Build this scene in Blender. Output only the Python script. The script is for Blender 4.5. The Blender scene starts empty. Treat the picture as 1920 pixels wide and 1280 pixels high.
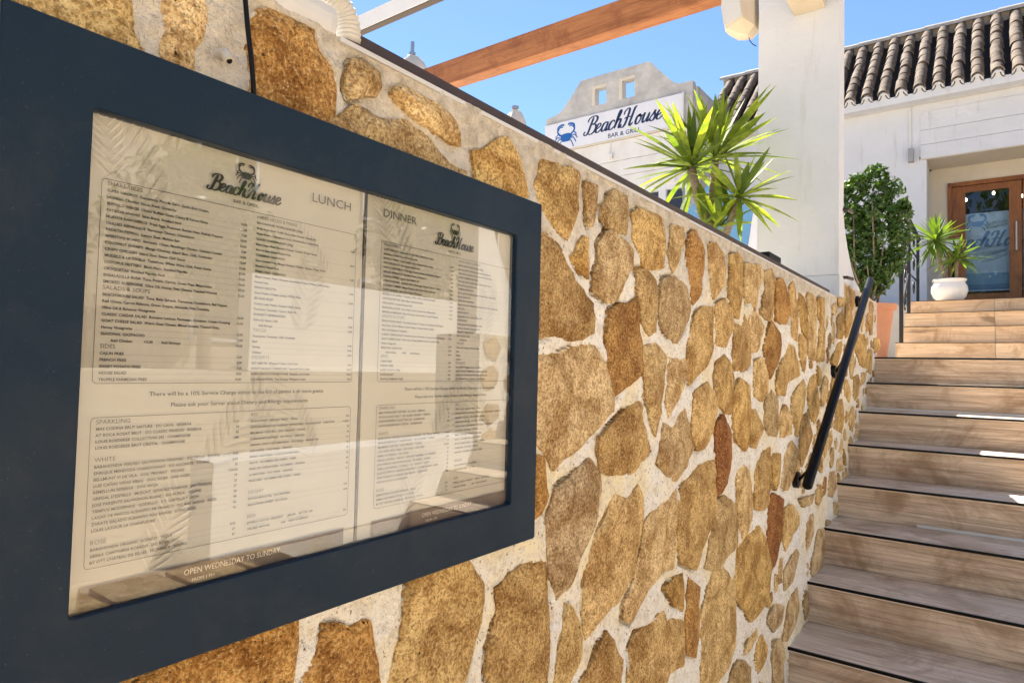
import bpy, bmesh, math, random
import numpy as np
from mathutils import Vector, Matrix, noise as mnoise
from mathutils.geometry import delaunay_2d_cdt
random.seed(7); np.random.seed(7)
SC = bpy.context.scene; COL = SC.collection
R_ = math.radians

# ---------------------------------------------------------------- camera
FPX = 1211.2                                   # focal length in pixels of a 1920 px wide frame
def cam_axes(yaw, pitch, roll):
    cy, sy = math.cos(yaw), math.sin(yaw)
    fwd = Vector((-sy*math.cos(pitch), cy*math.cos(pitch), math.sin(pitch)))
    right = Vector((cy, sy, 0)); up = right.cross(fwd)
    c, s = math.cos(roll), math.sin(roll)
    return c*right + s*up, -s*right + c*up, fwd
CR, CU, CF = cam_axes(R_(36.595), R_(2.221), R_(1.369))
cd = bpy.data.cameras.new('camera'); cam = bpy.data.objects.new('camera', cd); COL.objects.link(cam)
cam.matrix_world = Matrix(((CR.x, CU.x, -CF.x, 0), (CR.y, CU.y, -CF.y, 0), (CR.z, CU.z, -CF.z, 0), (0, 0, 0, 1)))
cd.sensor_width = 36; cd.lens = FPX/1920*36; cd.clip_start = .02; cd.clip_end = 3000
SC.camera = cam
# ---------------------------------------------------------------- sky, sun, exposure
SUN_EL = R_(50); SUN_AZ = math.atan2(-.80, .60)       # azimuth from +Y towards +X
wd = bpy.data.worlds.new('World'); SC.world = wd; wd.use_nodes = True
nt = wd.node_tree; nt.nodes.clear()
sky = nt.nodes.new('ShaderNodeTexSky'); sky.sky_type = 'NISHITA'; sky.sun_disc = False
sky.sun_elevation = SUN_EL; sky.sun_rotation = SUN_AZ
sky.air_density = 1.0; sky.dust_density = .05; sky.ozone_density = 6.0; sky.altitude = 0
bg = nt.nodes.new('ShaderNodeBackground'); bg.inputs[1].default_value = .059
wo = nt.nodes.new('ShaderNodeOutputWorld')
nt.links.new(sky.outputs[0], bg.inputs[0]); nt.links.new(bg.outputs[0], wo.inputs[0])
sd = bpy.data.lights.new('sun', 'SUN'); sd.energy = 5.0; sd.angle = R_(.53); sd.color = (1, .935, .84)
sun = bpy.data.objects.new('sun', sd); COL.objects.link(sun)
sdir = Vector((math.sin(SUN_AZ)*math.cos(SUN_EL), math.cos(SUN_AZ)*math.cos(SUN_EL), math.sin(SUN_EL)))
sun.rotation_euler = sdir.to_track_quat('Z', 'Y').to_euler(); sun.location = sdir*40
SC.view_settings.view_transform = 'Standard'; SC.view_settings.look = 'None'
SC.view_settings.exposure = 1.86; SC.view_settings.gamma = 1

# ---------------------------------------------------------------- layout helpers (real planes of the place)
def ray(x, y): return CR*((x-960)/FPX) + CU*((640-y)/FPX) + CF
def onX(x, y, X): d = ray(x, y); return d*(X/d.x)
def onY(x, y, Y): d = ray(x, y); return d*(Y/d.y)
def onZ(x, y, Z): d = ray(x, y); return d*(Z/d.z)

# ---------------------------------------------------------------- materials
def new_mat(name):
    m = bpy.data.materials.new(name); m.use_nodes = True
    n = m.node_tree.nodes; b = n['Principled BSDF']; return m, n, m.node_tree.links, b
def mixrgb(n, l, fac, a, b, mode='MIX'):
    x = n.new('ShaderNodeMix'); x.data_type = 'RGBA'; x.blend_type = mode
    def put(sock, v):
        if hasattr(v, 'is_output'): l.new(v, sock)
        elif isinstance(v, (int, float)): sock.default_value = v
        else: sock.default_value = (*v[:3], 1)
    put(x.inputs[0], fac); put(x.inputs[6], a); put(x.inputs[7], b)
    return x.outputs[2]
def nz(n, l, scale, detail=4, rough=.6, vec=None, dist=0):
    t = n.new('ShaderNodeTexNoise'); t.inputs['Scale'].default_value = scale
    t.inputs['Detail'].default_value = detail; t.inputs['Roughness'].default_value = rough
    t.inputs['Distortion'].default_value = dist
    if vec is not None: l.new(vec, t.inputs['Vector'])
    return t.outputs[0]
def ramp(n, l, src, a, b):
    r = n.new('ShaderNodeMapRange'); r.inputs[1].default_value = a; r.inputs[2].default_value = b
    l.new(src, r.inputs[0]); return r.outputs[0]
def objvec(n, l, scale=(1, 1, 1), rnd=False):
    tc = n.new('ShaderNodeTexCoord'); mp = n.new('ShaderNodeMapping'); mp.inputs['Scale'].default_value = scale
    l.new(tc.outputs['Object'], mp.inputs[0])
    if rnd:
        oi = n.new('ShaderNodeObjectInfo'); mu = n.new('ShaderNodeMath'); mu.operation = 'MULTIPLY'; mu.inputs[1].default_value = 37
        l.new(oi.outputs['Random'], mu.inputs[0]); cb = n.new('ShaderNodeCombineXYZ')
        for i in range(3): l.new(mu.outputs[0], cb.inputs[i])
        l.new(cb.outputs[0], mp.inputs['Location'])
    return mp.outputs[0]
def bump(n, l, b, srcs):
    prev = None
    for src, strength, dist in srcs:
        bp = n.new('ShaderNodeBump'); bp.inputs['Strength'].default_value = strength; bp.inputs['Distance'].default_value = dist
        l.new(src, bp.inputs['Height'])
        if prev is not None: l.new(prev, bp.inputs['Normal'])
        prev = bp.outputs[0]
    l.new(prev, b.inputs['Normal'])
def simple(name, c, rough=.6, c2=None, scale=6, detail=5, bs=0, bscale=60, bdist=.002, metal=0, spec=.5, lo=.35, hi=.65, vscale=(1, 1, 1)):
    m, n, l, b = new_mat(name); v = objvec(n, l, vscale)
    b.inputs['Roughness'].default_value = rough; b.inputs['Metallic'].default_value = metal
    b.inputs['Specular IOR Level'].default_value = spec
    if c2 is None: b.inputs['Base Color'].default_value = (*c, 1)
    else: l.new(mixrgb(n, l, ramp(n, l, nz(n, l, scale, detail, .65, v), lo, hi), c, c2), b.inputs['Base Color'])
    if bs: bump(n, l, b, [(nz(n, l, bscale, 5, .7, v), bs, bdist)])
    return m
M = {}
def mk_stone():
    m, n, l, b = new_mat('ochre_stone'); v = objvec(n, l)
    oi = n.new('ShaderNodeObjectInfo')
    def k(src, f): x = n.new('ShaderNodeMath'); x.operation = 'MULTIPLY'; x.inputs[1].default_value = f; l.new(src, x.inputs[0]); return x.outputs[0]
    nb = nz(n, l, 11, 4, .65, v, .6); nm = nz(n, l, 60, 3, .7, v); nf = nz(n, l, 200, 2, .7, v)
    c = mixrgb(n, l, 1.0, oi.outputs['Color'], mixrgb(n, l, ramp(n, l, nb, .40, .62), (1.22, 1.22, 1.18), (.66, .54, .38)), 'MULTIPLY')
    c = mixrgb(n, l, k(ramp(n, l, nm, .44, .64), .55), c, mixrgb(n, l, 1.0, c, (.50, .37, .23), 'MULTIPLY'))
    c = mixrgb(n, l, k(ramp(n, l, nf, .46, .60), .66), c, mixrgb(n, l, 1.0, c, (.36, .25, .15), 'MULTIPLY'))
    c = mixrgb(n, l, k(ramp(n, l, nf, .42, .30), .6), c, (.80, .62, .34))
    c = mixrgb(n, l, ramp(n, l, nz(n, l, 100, 2, .6, v), .70, .75), c, (.05, .03, .012))
    l.new(c, b.inputs['Base Color']); b.inputs['Roughness'].default_value = .85; b.inputs['Specular IOR Level'].default_value = .25
    bump(n, l, b, [(nm, 1.0, .010), (nf, 1.0, .004)])
    return m
M['stone'] = mk_stone()
def mk_mortar():
    m, n, l, b = new_mat('lime_mortar'); v = objvec(n, l)
    sep = n.new('ShaderNodeSeparateXYZ'); tc = n.new('ShaderNodeTexCoord'); l.new(tc.outputs['Object'], sep.inputs[0])
    c = mixrgb(n, l, ramp(n, l, nz(n, l, 5, 5, .6, v), .35, .65), (.85, .81, .73), (.92, .90, .84))
    c = mixrgb(n, l, ramp(n, l, nz(n, l, 3.1, 4, .6, v, .5), .50, .62), c, (.88, .78, .54))
    c = mixrgb(n, l, ramp(n, l, nz(n, l, 26, 4, .72, v), .52, .74), c, (.66, .57, .43))
    c = mixrgb(n, l, ramp(n, l, nz(n, l, 75, 3, .7, v), .54, .66), c, (.70, .62, .48))
    c = mixrgb(n, l, ramp(n, l, nz(n, l, 60, 4, .65, v, .3), .60, .70), c, (.92, .88, .79))
    c = mixrgb(n, l, ramp(n, l, nz(n, l, 130, 3, .6, v), .62, .69), c, (.20, .155, .11))
    # grey render of the uppermost strip of the wall
    up = n.new('ShaderNodeMath'); up.operation = 'ADD'; up.inputs[1].default_value = 0
    l.new(sep.outputs[2], up.inputs[0])
    nn = n.new('ShaderNodeMath'); nn.operation = 'MULTIPLY_ADD'; nn.inputs[1].default_value = .25; nn.inputs[2].default_value = -.125
    l.new(nz(n, l, 8, 4, .6, v), nn.inputs[0]); l.new(nn.outputs[0], up.inputs[1])
    c = mixrgb(n, l, ramp(n, l, up.outputs[0], 1.80, 1.99), c, mixrgb(n, l, ramp(n, l, nz(n, l, 40, 5, .7, v), .4, .65), (.66, .60, .50), (.44, .39, .31)))
    l.new(c, b.inputs['Base Color']); b.inputs['Roughness'].default_value = .9; b.inputs['Specular IOR Level'].default_value = .2
    bump(n, l, b, [(nz(n, l, 40, 4, .7, v), 1.0, .012), (nz(n, l, 180, 3, .7, v), .8, .003)])
    return m
M['mortar'] = mk_mortar()
def mk_wood(name, a, b_, c_, along='X', rough=.5, bs=.25, seam=1.0):
    m, n, l, b = new_mat(name)
    sc = {'X': (1.3, 9, 13), 'Y': (9, 1.3, 13), 'Z': (13, 13, 1.3)}[along]
    v = objvec(n, l, sc, True); v2 = objvec(n, l, tuple(s*5 if s > 5 else s*1.5 for s in sc), True)
    big = ramp(n, l, nz(n, l, 1.0, 6, .65, v, 1.4), .38, .62)
    gr = ramp(n, l, nz(n, l, 1.0, 6, .75, v2, .8), .42, .66)
    c = mixrgb(n, l, big, a, b_); st_n = ramp(n, l, nz(n, l, 3.2, 5, .7, objvec(n, l, (1, 1, 1), True), 1.0), .48, .66); c = mixrgb(n, l, st_n, c, mixrgb(n, l, 1.0, c, (.58, .50, .42), 'MULTIPLY'))
    g = n.new('ShaderNodeMath'); g.operation = 'MULTIPLY'; g.inputs[1].default_value = .75; l.new(gr, g.inputs[0])
    c = mixrgb(n, l, g.outputs[0], c, c_)
    kn = ramp(n, l, nz(n, l, .8, 3, .5, objvec(n, l, tuple(s*.45 for s in sc), True), 2.5), .68, .78)
    c = mixrgb(n, l, kn, c, tuple(x*.55 for x in c_))
    l.new(c, b.inputs['Base Color']); b.inputs['Roughness'].default_value = rough; b.inputs['Specular IOR Level'].default_value = .35
    bump(n, l, b, [(gr, bs, .002)])
    return m
M['tile_wood'] = mk_wood('wood_look_tile', (.84, .67, .49), (.62, .46, .32), (.25, .165, .10), 'X', .5)
M['tile_wood_up'] = mk_wood('bounce_lit_wood_look_tile', (.84, .64, .43), (.72, .52, .33), (.50, .34, .20), 'X', .5)  # upper-flight copy of the tile, bounced sunlight painted in as paler colour
M['tread'] = mk_wood('wood_look_tread', (.90, .76, .59), (.78, .63, .475), (.46, .35, .25), 'X', .6)
M['beam_wood'] = mk_wood('oiled_beam_wood', (.44, .185, .065), (.34, .13, .045), (.19, .065, .025), 'X', .5)
M['door_wood'] = mk_wood('varnished_door_wood', (.30, .115, .025), (.24, .085, .018), (.15, .05, .012), 'Z', .35)
def mk_white():
    m, n, l, b = new_mat('white_render'); v = objvec(n, l); vs_ = objvec(n, l, (7, 7, .9))
    c = mixrgb(n, l, ramp(n, l, nz(n, l, 3, 5, .6, v), .3, .75), (.65, .67, .71), (.59, .61, .65))
    c = mixrgb(n, l, ramp(n, l, nz(n, l, 1.6, 5, .65, vs_), .58, .80), c, (.50, .49, .48))
    c = mixrgb(n, l, ramp(n, l, nz(n, l, 38, 2, .5, v), .72, .76), c, (.55, .52, .47))
    l.new(c, b.inputs['Base Color']); b.inputs['Roughness'].default_value = .88; b.inputs['Specular IOR Level'].default_value = .25
    bump(n, l, b, [(nz(n, l, 22, 4, .6, v), .5, .006), (nz(n, l, 160, 2, .6, v), .4, .002)]); return m
M['white'] = mk_white()
M['white_old'] = simple('stained_white_render', (.66, .66, .655), .85, (.54, .52, .49), 2.2, 6, .3, 60, .003, lo=.45, hi=.75, vscale=(1, 1, .5))
M['cream_lt'] = simple('added_house_cream_render', (.44, .37, .28), .85, (.39, .33, .25), 2, 4)  # render of the added house that bounces warm light
M['cream'] = simple('cream_render', (.60, .545, .45), .85, (.54, .49, .41), 2, 4, .2, 100, .002)
M['grey_render'] = simple('weathered_grey_render', (.33, .33, .335), .9, (.54, .53, .51), 3.2, 8, .4, 40, .005, lo=.35, hi=.68)
def mk_case():
    m, n, l, b = new_mat('anthracite_powder_coat'); v = objvec(n, l)
    d = ramp(n, l, nz(n, l, 7, 6, .7, v, .4), .50, .85); sp = ramp(n, l, nz(n, l, 420, 2, .5, v), .70, .78)
    c = mixrgb(n, l, d, (.006, .020, .040), (.026, .036, .048)); c = mixrgb(n, l, sp, c, (.06, .06, .06))
    l.new(c, b.inputs['Base Color']); l.new(ramp(n, l, nz(n, l, 5, 5, .7, v), -.3, 1.3), b.inputs['Roughness'])
    b.inputs['Specular IOR Level'].default_value = .22; bump(n, l, b, [(nz(n, l, 900, 2, .6, v), .2, .0004)]); return m
M['case'] = mk_case()
M['black'] = simple('black_paint', (.006, .006, .007), .3, spec=.16)
M['iron'] = simple('wrought_iron', (.015, .015, .017), .4, bs=.2, bscale=200)
M['brown_metal'] = simple('brown_steel', (.040, .024, .017), .45, (.055, .034, .024), 12, 5, .2, 80)
M['paper'] = simple('cream_paper', (.45, .425, .34), .7, (.49, .465, .38), 3, 3, .10, 14, .004)
M['ink'] = simple('printed_ink', (.018, .016, .015), .8)
M['ink_grey'] = simple('printed_grey_ink', (.09, .08, .07), .8)
M['leafprint'] = simple('printed_leaf_tone', (.425, .395, .31), .7)
M['leafprint2'] = simple('printed_leaf_pale_tone', (.54, .51, .43), .7)
M['band'] = simple('printed_taupe_band', (.10, .075, .06), .6)
M['ink_white'] = simple('printed_white_ink', (.66, .61, .52), .7)
M['sign_white'] = simple('white_sign_panel', (.66, .68, .74), .4, (.62, .64, .70), 3, 4)
M['navy'] = simple('navy_lettering', (.010, .022, .085), .45)
M['crab_blue'] = simple('blue_crab_print', (.010, .10, .36), .45)
M['plastic'] = simple('aged_white_plastic', (.68, .65, .58), .5, (.60, .56, .48), 9, 4)
M['beige_plastic'] = simple('beige_plastic', (.66, .57, .44), .45, (.60, .50, .37), 7, 4)
M['grey_plastic'] = simple('pale_grey_plastic', (.60, .60, .58), .35)
M['lampgrey'] = simple('grey_lamp_housing', (.30, .30, .31), .5)
M['terracotta'] = simple('terracotta', (.52, .24, .13), .75, (.46, .20, .11), 8, 5, .2, 80)
M['ceramic'] = simple('white_glazed_ceramic', (.82, .81, .80), .2, spec=.6)
M['soil'] = simple('potting_soil', (.045, .03, .02), .95, bs=.8, bscale=60, bdist=.01)
M['trunk'] = simple('yucca_bark', (.36, .29, .20), .9, (.20, .15, .10), 30, 5, .9, 50, .01, vscale=(1, 1, 3))
M['twig'] = simple('ficus_bark', (.24, .18, .11), .9, (.15, .11, .07), 20)
def mk_tile():
    m, n, l, b = new_mat('weathered_clay_tile'); v = objvec(n, l, (1, 1, 1), True); oi = n.new('ShaderNodeObjectInfo')
    c = mixrgb(n, l, oi.outputs['Random'], (.085, .056, .038), (.175, .13, .095))
    c = mixrgb(n, l, ramp(n, l, nz(n, l, 9, 5, .65, v), .42, .66), c, mixrgb(n, l, .6, c, (.30, .25, .20)))
    c = mixrgb(n, l, ramp(n, l, nz(n, l, 24, 4, .7, v), .58, .70), c, (.05, .045, .03))
    c = mixrgb(n, l, ramp(n, l, nz(n, l, 40, 3, .6, v), .66, .74), c, (.42, .40, .33))
    l.new(c, b.inputs['Base Color']); b.inputs['Roughness'].default_value = .9; b.inputs['Specular IOR Level'].default_value = .2
    bump(n, l, b, [(nz(n, l, 60, 4, .7, v), .6, .005)]); return m
M['rooftile'] = mk_tile()
M['pan'] = simple('dark_clay_tile', (.05, .038, .03), .9, (.03, .024, .02), 8, 5, .4, 50)
M['ridge'] = simple('sunlit_ridge_tile', (.46, .42, .36), .85, (.34, .30, .26), 10, 5, .4, 60)  # ridge clay lightened so the caps read as sunlit
M['canvas'] = simple('off_white_canvas', (.62, .60, .55), .9, (.55, .52, .47), 5, 4, .3, 40, .01)
M['steel'] = simple('grey_steel', (.45, .45, .46), .35, metal=.8)
M['paving'] = simple('pale_paving', (.62, .54, .42), .85, (.54, .46, .36), 2.5, 6, .3, 40)
M['asphalt'] = simple('ground_paving', (.58, .46, .32), .9, (.50, .39, .27), 1.5, 6, .3, 30)
M['blue'] = simple('blue_panel_fabric', (.10, .26, .48), .6, (.12, .30, .52), 2, 3)
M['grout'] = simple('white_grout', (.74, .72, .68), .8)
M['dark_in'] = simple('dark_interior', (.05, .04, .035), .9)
M['poster'] = simple('pale_blue_vinyl', (.42, .52, .60), .5, (.36, .47, .56), 3, 4)
M['poster2'] = simple('blue_vinyl_print', (.10, .20, .33), .5)
M['poster3'] = simple('sea_blue_vinyl_print', (.16, .30, .42), .5)
M['darkpalmreflection'] = simple('dark_palm_reflection', (.03, .05, .05), .6)  # tone of the mirrored palm fronds painted on the door poster
def mk_leaf(name, c1, c2, trans=.45, rough=.62):
    m, n, l, b = new_mat(name); oi = n.new('ShaderNodeObjectInfo'); v = objvec(n, l)
    c = mixrgb(n, l, oi.outputs['Random'], c1, c2)
    c = mixrgb(n, l, ramp(n, l, nz(n, l, 16, 4, .65, v), .36, .62), mixrgb(n, l, 1.0, c, (1.35, 1.25, 1.0), 'MULTIPLY'), mixrgb(n, l, .7, c, c2))
    l.new(c, b.inputs['Base Color']); b.inputs['Roughness'].default_value = rough
    tr = n.new('ShaderNodeBsdfTranslucent'); l.new(mixrgb(n, l, 1.0, c, (1.7, 1.6, .6), 'MULTIPLY'), tr.inputs[0])
    mx = n.new('ShaderNodeMixShader'); mx.inputs[0].default_value = trans
    l.new(b.outputs[0], mx.inputs[1]); l.new(tr.outputs[0], mx.inputs[2]); l.new(mx.outputs[0], n['Material Output'].inputs[0])
    return m
M['yucca'] = mk_leaf('yucca_leaf', (.28, .37, .045), (.08, .14, .022), .40)
M['yucca_dry'] = mk_leaf('dry_yucca_leaf', (.40, .31, .17), (.30, .22, .12), .25, .7)
M['potyucca'] = mk_leaf('pot_yucca_leaf', (.17, .26, .035), (.08, .155, .025), .35)
M['ficus'] = mk_leaf('ficus_leaf', (.085, .15, .028), (.04, .09, .018), .35, .3)
def mk_glass(name, f0=.045, rough=0, tint=(1, 1, 1)):
    m = bpy.data.materials.new(name); m.use_nodes = True; n = m.node_tree.nodes; l = m.node_tree.links; n.clear()
    o = n.new('ShaderNodeOutputMaterial'); t = n.new('ShaderNodeBsdfTransparent'); t.inputs[0].default_value = (*tint, 1)
    g = n.new('ShaderNodeBsdfGlossy'); g.inputs['Roughness'].default_value = rough
    ge = n.new('ShaderNodeNewGeometry'); dt = n.new('ShaderNodeVectorMath'); dt.operation = 'DOT_PRODUCT'
    l.new(ge.outputs['Normal'], dt.inputs[0]); l.new(ge.outputs['Incoming'], dt.inputs[1])
    def mt(op, a, b=None):
        x = n.new('ShaderNodeMath'); x.operation = op
        for i, v in enumerate((a, b)):
            if v is None: continue
            if hasattr(v, 'is_output'): l.new(v, x.inputs[i])
            else: x.inputs[i].default_value = v
        return x.outputs[0]
    f = mt('ADD', mt('MULTIPLY', mt('POWER', mt('SUBTRACT', 1.0, mt('ABSOLUTE', dt.outputs['Value'])), 5.0), 1-f0), f0)   # Schlick
    mx = n.new('ShaderNodeMixShader'); l.new(f, mx.inputs[0]); l.new(t.outputs[0], mx.inputs[1]); l.new(g.outputs[0], mx.inputs[2])
    l.new(mx.outputs[0], o.inputs[0]); return m
M['limewash'] = simple('fresh_limewash', (.88, .87, .84), .9, (.82, .80, .76), 2, 4)
M['glass'] = mk_glass('clear_case_glass', .060)
M['doorglass'] = mk_glass('door_glass', .045, 0, (.9, .93, .95))
def mk_emit(name, c, s):
    m, n, l, b = new_mat(name); b.inputs['Emission Color'].default_value = (*c, 1); b.inputs['Emission Strength'].default_value = s; return m
M['bulb'] = mk_emit('lit_bulb', (1, .80, .50), 3)

# ---------------------------------------------------------------- object helpers
ORG = {}
def tag(o, label=None, cat=None, group=None, kind=None):
    if label: o['label'] = label
    if cat: o['category'] = cat
    if group: o['group'] = group
    if kind: o['kind'] = kind
    return o
def thing(name, label, cat, loc=(0, 0, 0), group=None):
    o = bpy.data.objects.new(name, None); COL.objects.link(o); o.location = loc; o.empty_display_size = .1
    ORG[o] = Vector(loc); o['kind'] = 'thing'; return tag(o, label, cat, group)
def link(name, me, mat, parent=None, org=None, smooth=False):
    if mat is not None and not me.materials: me.materials.append(mat)
    o = bpy.data.objects.new(name, me); COL.objects.link(o)
    if parent is not None: o.parent = parent; ORG[o] = ORG[parent]
    else: ORG[o] = org or Vector((0, 0, 0)); o.location = ORG[o]
    if smooth: me.shade_smooth()
    return o
class MB:
    def __init__(s): s.v = []; s.f = []
    def add(s, vs, fs):
        k = len(s.v); s.v += [tuple(p) for p in vs]; s.f += [tuple(i+k for i in f) for f in fs]; return s
    def box(s, x0, x1, y0, y1, z0, z1):
        return s.add([(x0, y0, z0), (x1, y0, z0), (x1, y1, z0), (x0, y1, z0), (x0, y0, z1), (x1, y0, z1), (x1, y1, z1), (x0, y1, z1)],
                     [(0, 3, 2, 1), (4, 5, 6, 7), (0, 1, 5, 4), (1, 2, 6, 5), (2, 3, 7, 6), (3, 0, 4, 7)])
    def prism(s, pts, d):                       # closed 3-D polygon swept by the vector d
        d = Vector(d); n = len(pts); a = [Vector(p) for p in pts]; b = [p+d for p in a]
        return s.add(a+b, [tuple(range(n-1, -1, -1)), tuple(range(n, 2*n))] + [(i, (i+1) % n, n+(i+1) % n, n+i) for i in range(n)])
    def tube(s, path, r, seg=10, cap=True):
        P = [Vector(p) for p in path]; n = len(P); rs = r if isinstance(r, (list, tuple)) else [r]*n
        vs = []; prev = None
        for i, p in enumerate(P):
            t = (P[min(i+1, n-1)]-P[max(i-1, 0)]).normalized()
            if prev is None:
                prev = t.orthogonal().normalized()
            prev = (prev - t*prev.dot(t)); prev = prev.normalized() if prev.length > 1e-6 else t.orthogonal().normalized()
            bb = t.cross(prev)
            for k in range(seg):
                a = 2*math.pi*k/seg; vs.append(p + (prev*math.cos(a)+bb*math.sin(a))*rs[i])
        fs = [(i*seg+k, i*seg+(k+1) % seg, (i+1)*seg+(k+1) % seg, (i+1)*seg+k) for i in range(n-1) for k in range(seg)]
        if cap: fs += [tuple(range(seg-1, -1, -1)), tuple(range((n-1)*seg, n*seg))]
        return s.add(vs, fs)
    def lathe(s, prof, c, seg=32, cap=True):
        c = Vector(c); vs = []; n = len(prof)
        for r, z in prof:
            for k in range(seg): a = 2*math.pi*k/seg; vs.append(c+Vector((r*math.cos(a), r*math.sin(a), z)))
        fs = [(i*seg+k, i*seg+(k+1) % seg, (i+1)*seg+(k+1) % seg, (i+1)*seg+k) for i in range(n-1) for k in range(seg)]
        if cap: fs += [tuple(range(seg-1, -1, -1)), tuple(range((n-1)*seg, n*seg))]
        return s.add(vs, fs)
    def mesh(s, name, org):
        me = bpy.data.meshes.new(name); me.from_pydata([(p[0]-org[0], p[1]-org[1], p[2]-org[2]) for p in s.v], [], s.f); me.update(); return me
    def build(s, name, mat, parent=None, smooth=False, bevel=0, org=None):
        o0 = ORG[parent] if parent is not None else Vector(org or (0, 0, 0))
        me = s.mesh(name, o0)
        if bevel:
            bm = bmesh.new(); bm.from_mesh(me)
            bmesh.ops.bevel(bm, geom=[e for e in bm.edges if len(e.link_faces) == 2 and e.calc_face_angle(0) > .6], offset=bevel, segments=2, affect='EDGES', profile=.6)
            bm.to_mesh(me); bm.free()
        if smooth == 'auto':
            o = link(name, me, mat, parent, o0); me.shade_smooth()
            me.set_sharp_from_angle(angle=R_(40)); return o
        return link(name, me, mat, parent, o0, bool(smooth))
def box(name, mat, parent, x0, x1, y0, y1, z0, z1, bevel=0): return MB().box(x0, x1, y0, y1, z0, z1).build(name, mat, parent, bevel=bevel)
def struct(name, mb, mat): o = mb.build(name, mat); o['kind'] = 'structure'; return o

def inside(px, py, poly):
    x, y = np.asarray(px, float), np.asarray(py, float); r = np.zeros(x.shape, bool); n = len(poly)
    for i in range(n):
        x1, y1 = poly[i]; x2, y2 = poly[(i+1) % n]
        if y1 == y2: continue
        c = (y1 > y) != (y2 > y)
        r ^= c & (x < (x2-x1)*(y-y1)/(y2-y1)+x1)
    return r
def segdist(px, py, poly):
    x, y = np.asarray(px, float), np.asarray(py, float); d = np.full(x.shape, 1e9); n = len(poly)
    for i in range(n):
        x1, y1 = poly[i]; x2, y2 = poly[(i+1) % n]; dx, dy = x2-x1, y2-y1; L = dx*dx+dy*dy+1e-12
        t = np.clip(((x-x1)*dx+(y-y1)*dy)/L, 0, 1); d = np.minimum(d, np.hypot(x-x1-t*dx, y-y1-t*dy))
    return d
_perm = np.random.RandomState(3).rand(256, 256)
def vnoise(x, y):
    xi = np.floor(x).astype(int); yi = np.floor(y).astype(int); fx = x-xi; fy = y-yi
    fx = fx*fx*(3-2*fx); fy = fy*fy*(3-2*fy); g = lambda a, b: _perm[a & 255, b & 255]
    return (g(xi, yi)*(1-fx)+g(xi+1, yi)*fx)*(1-fy)+(g(xi, yi+1)*(1-fx)+g(xi+1, yi+1)*fx)*fy-.5
def cdt_fill(outline, holes=(), inner=()):
    pts = [Vector(p) for p in outline]; edges = [(i, (i+1) % len(outline)) for i in range(len(outline))]
    for h in holes:
        k = len(pts); pts += [Vector(p) for p in h]; edges += [(k+i, k+(i+1) % len(h)) for i in range(len(h))]
    pts += [Vector(p) for p in inner]
    vs, es, fs, _, _, _ = delaunay_2d_cdt(pts, edges, [], 0, 1e-6)
    cx = [sum(vs[i].x for i in f)/3 for f in fs]; cy = [sum(vs[i].y for i in f)/3 for f in fs]
    keep = inside(cx, cy, outline)
    for h in holes: keep &= ~inside(cx, cy, h)
    return vs, [tuple(f) for f, k in zip(fs, keep) if k]

# ---------------------------------------------------------------- the large structure: ground, terrace, stairs
WX = -.652                                        # face of the stone wall
G0 = -1.624                                       # street level (eye level is 0)
ST_Y, ST_T, ST_Z, ST_R = 2.805, .338, -1.099, .175
def nose(k): return ST_Y+(k-1)*ST_T, ST_Z+(k-1)*ST_R
LAND = nose(8)[1]
UP = [(6.8, LAND+.175), (7.3, LAND+.35), (7.8, LAND+.525), (8.35, LAND+.70)]
TOPZ = UP[-1][1]
struct('ground', MB().box(-400, 400, -400, 400, G0-.3, G0), M['asphalt'])
struct('terrace_floor', MB().box(-14, -.96, -4, 10.6, G0+.01, -.10), M['paving'])
struct('upper_landing', MB().box(-3.0, 3.2, 8.70, 12.5, G0+.02, TOPZ-.006), M['paving'])
struct('garden_floor', MB().box(-.958, 3.1, 6.79, 8.695, G0+.02, LAND-.008), M['paving'])

st = thing('entrance_stairs', 'flight of wood-look tiled steps with dark nosings beside the stone wall', 'stairs', (0, 2.1, G0))
SX0, SX1 = -.662, 1.92
core = MB()
for k in range(-1, 9):
    y, z = nose(k); core.box(SX0, SX1, y+.02, nose(k+1)[0]+.02 if k < 8 else 6.83, G0+.005, z-.016)
core.build('core', M['paving'], st)
for k in range(-1, 9):
    y, z = nose(k); y2 = nose(k+1)[0] if k < 8 else 6.80
    jx = (.78, .95, .66)[k % 3]
    for a, b in ((SX0, jx), (jx+.003, SX1)):
        box('tread', M['tread'], st, a, b, y-.004, y2+.004, z-.016, z, .0015)
        box('riser', M['tile_wood'], st, a, b, y+.004, y+.02, z-ST_R+.001, z-.0165, .001)
    box('nosing_strip', M['black'], st, SX0, SX1, y-.007, y+.003, z-.010, z+.0015, .001)
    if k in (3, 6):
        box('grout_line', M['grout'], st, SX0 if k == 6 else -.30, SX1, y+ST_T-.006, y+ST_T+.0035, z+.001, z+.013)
us = thing('upper_steps', 'short flight of wood-look steps, bounced sunlight painted into their colour, up to the entrance door', 'stairs', (0, 6.8, LAND))
for i, (y, z) in enumerate(UP):
    x0 = (-.70, -.70, -.72, -.72)[i]
    y2 = UP[i+1][0]+.004 if i < 3 else 8.72
    for a, b in ((x0, .03-.0015), (.03+.0015, 1.23), (1.233, SX1)):
        box('tread', M['tile_wood_up'], us, a, b, y-.004, y2, z-.016, z, .001)
        box('riser', M['tile_wood_up'], us, a, b, y+.002, y+.02, z-.175+.001, z-.0165, .001)
    box('step_core', M['white'], us, x0+.003, SX1-.003, y+.021, y2+.02, LAND-.007, z-.0165)
    box('edge_trim', M['brown_metal'], us, x0, SX1, y-.007, y-.0045, z-.006, z+.001)

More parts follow.
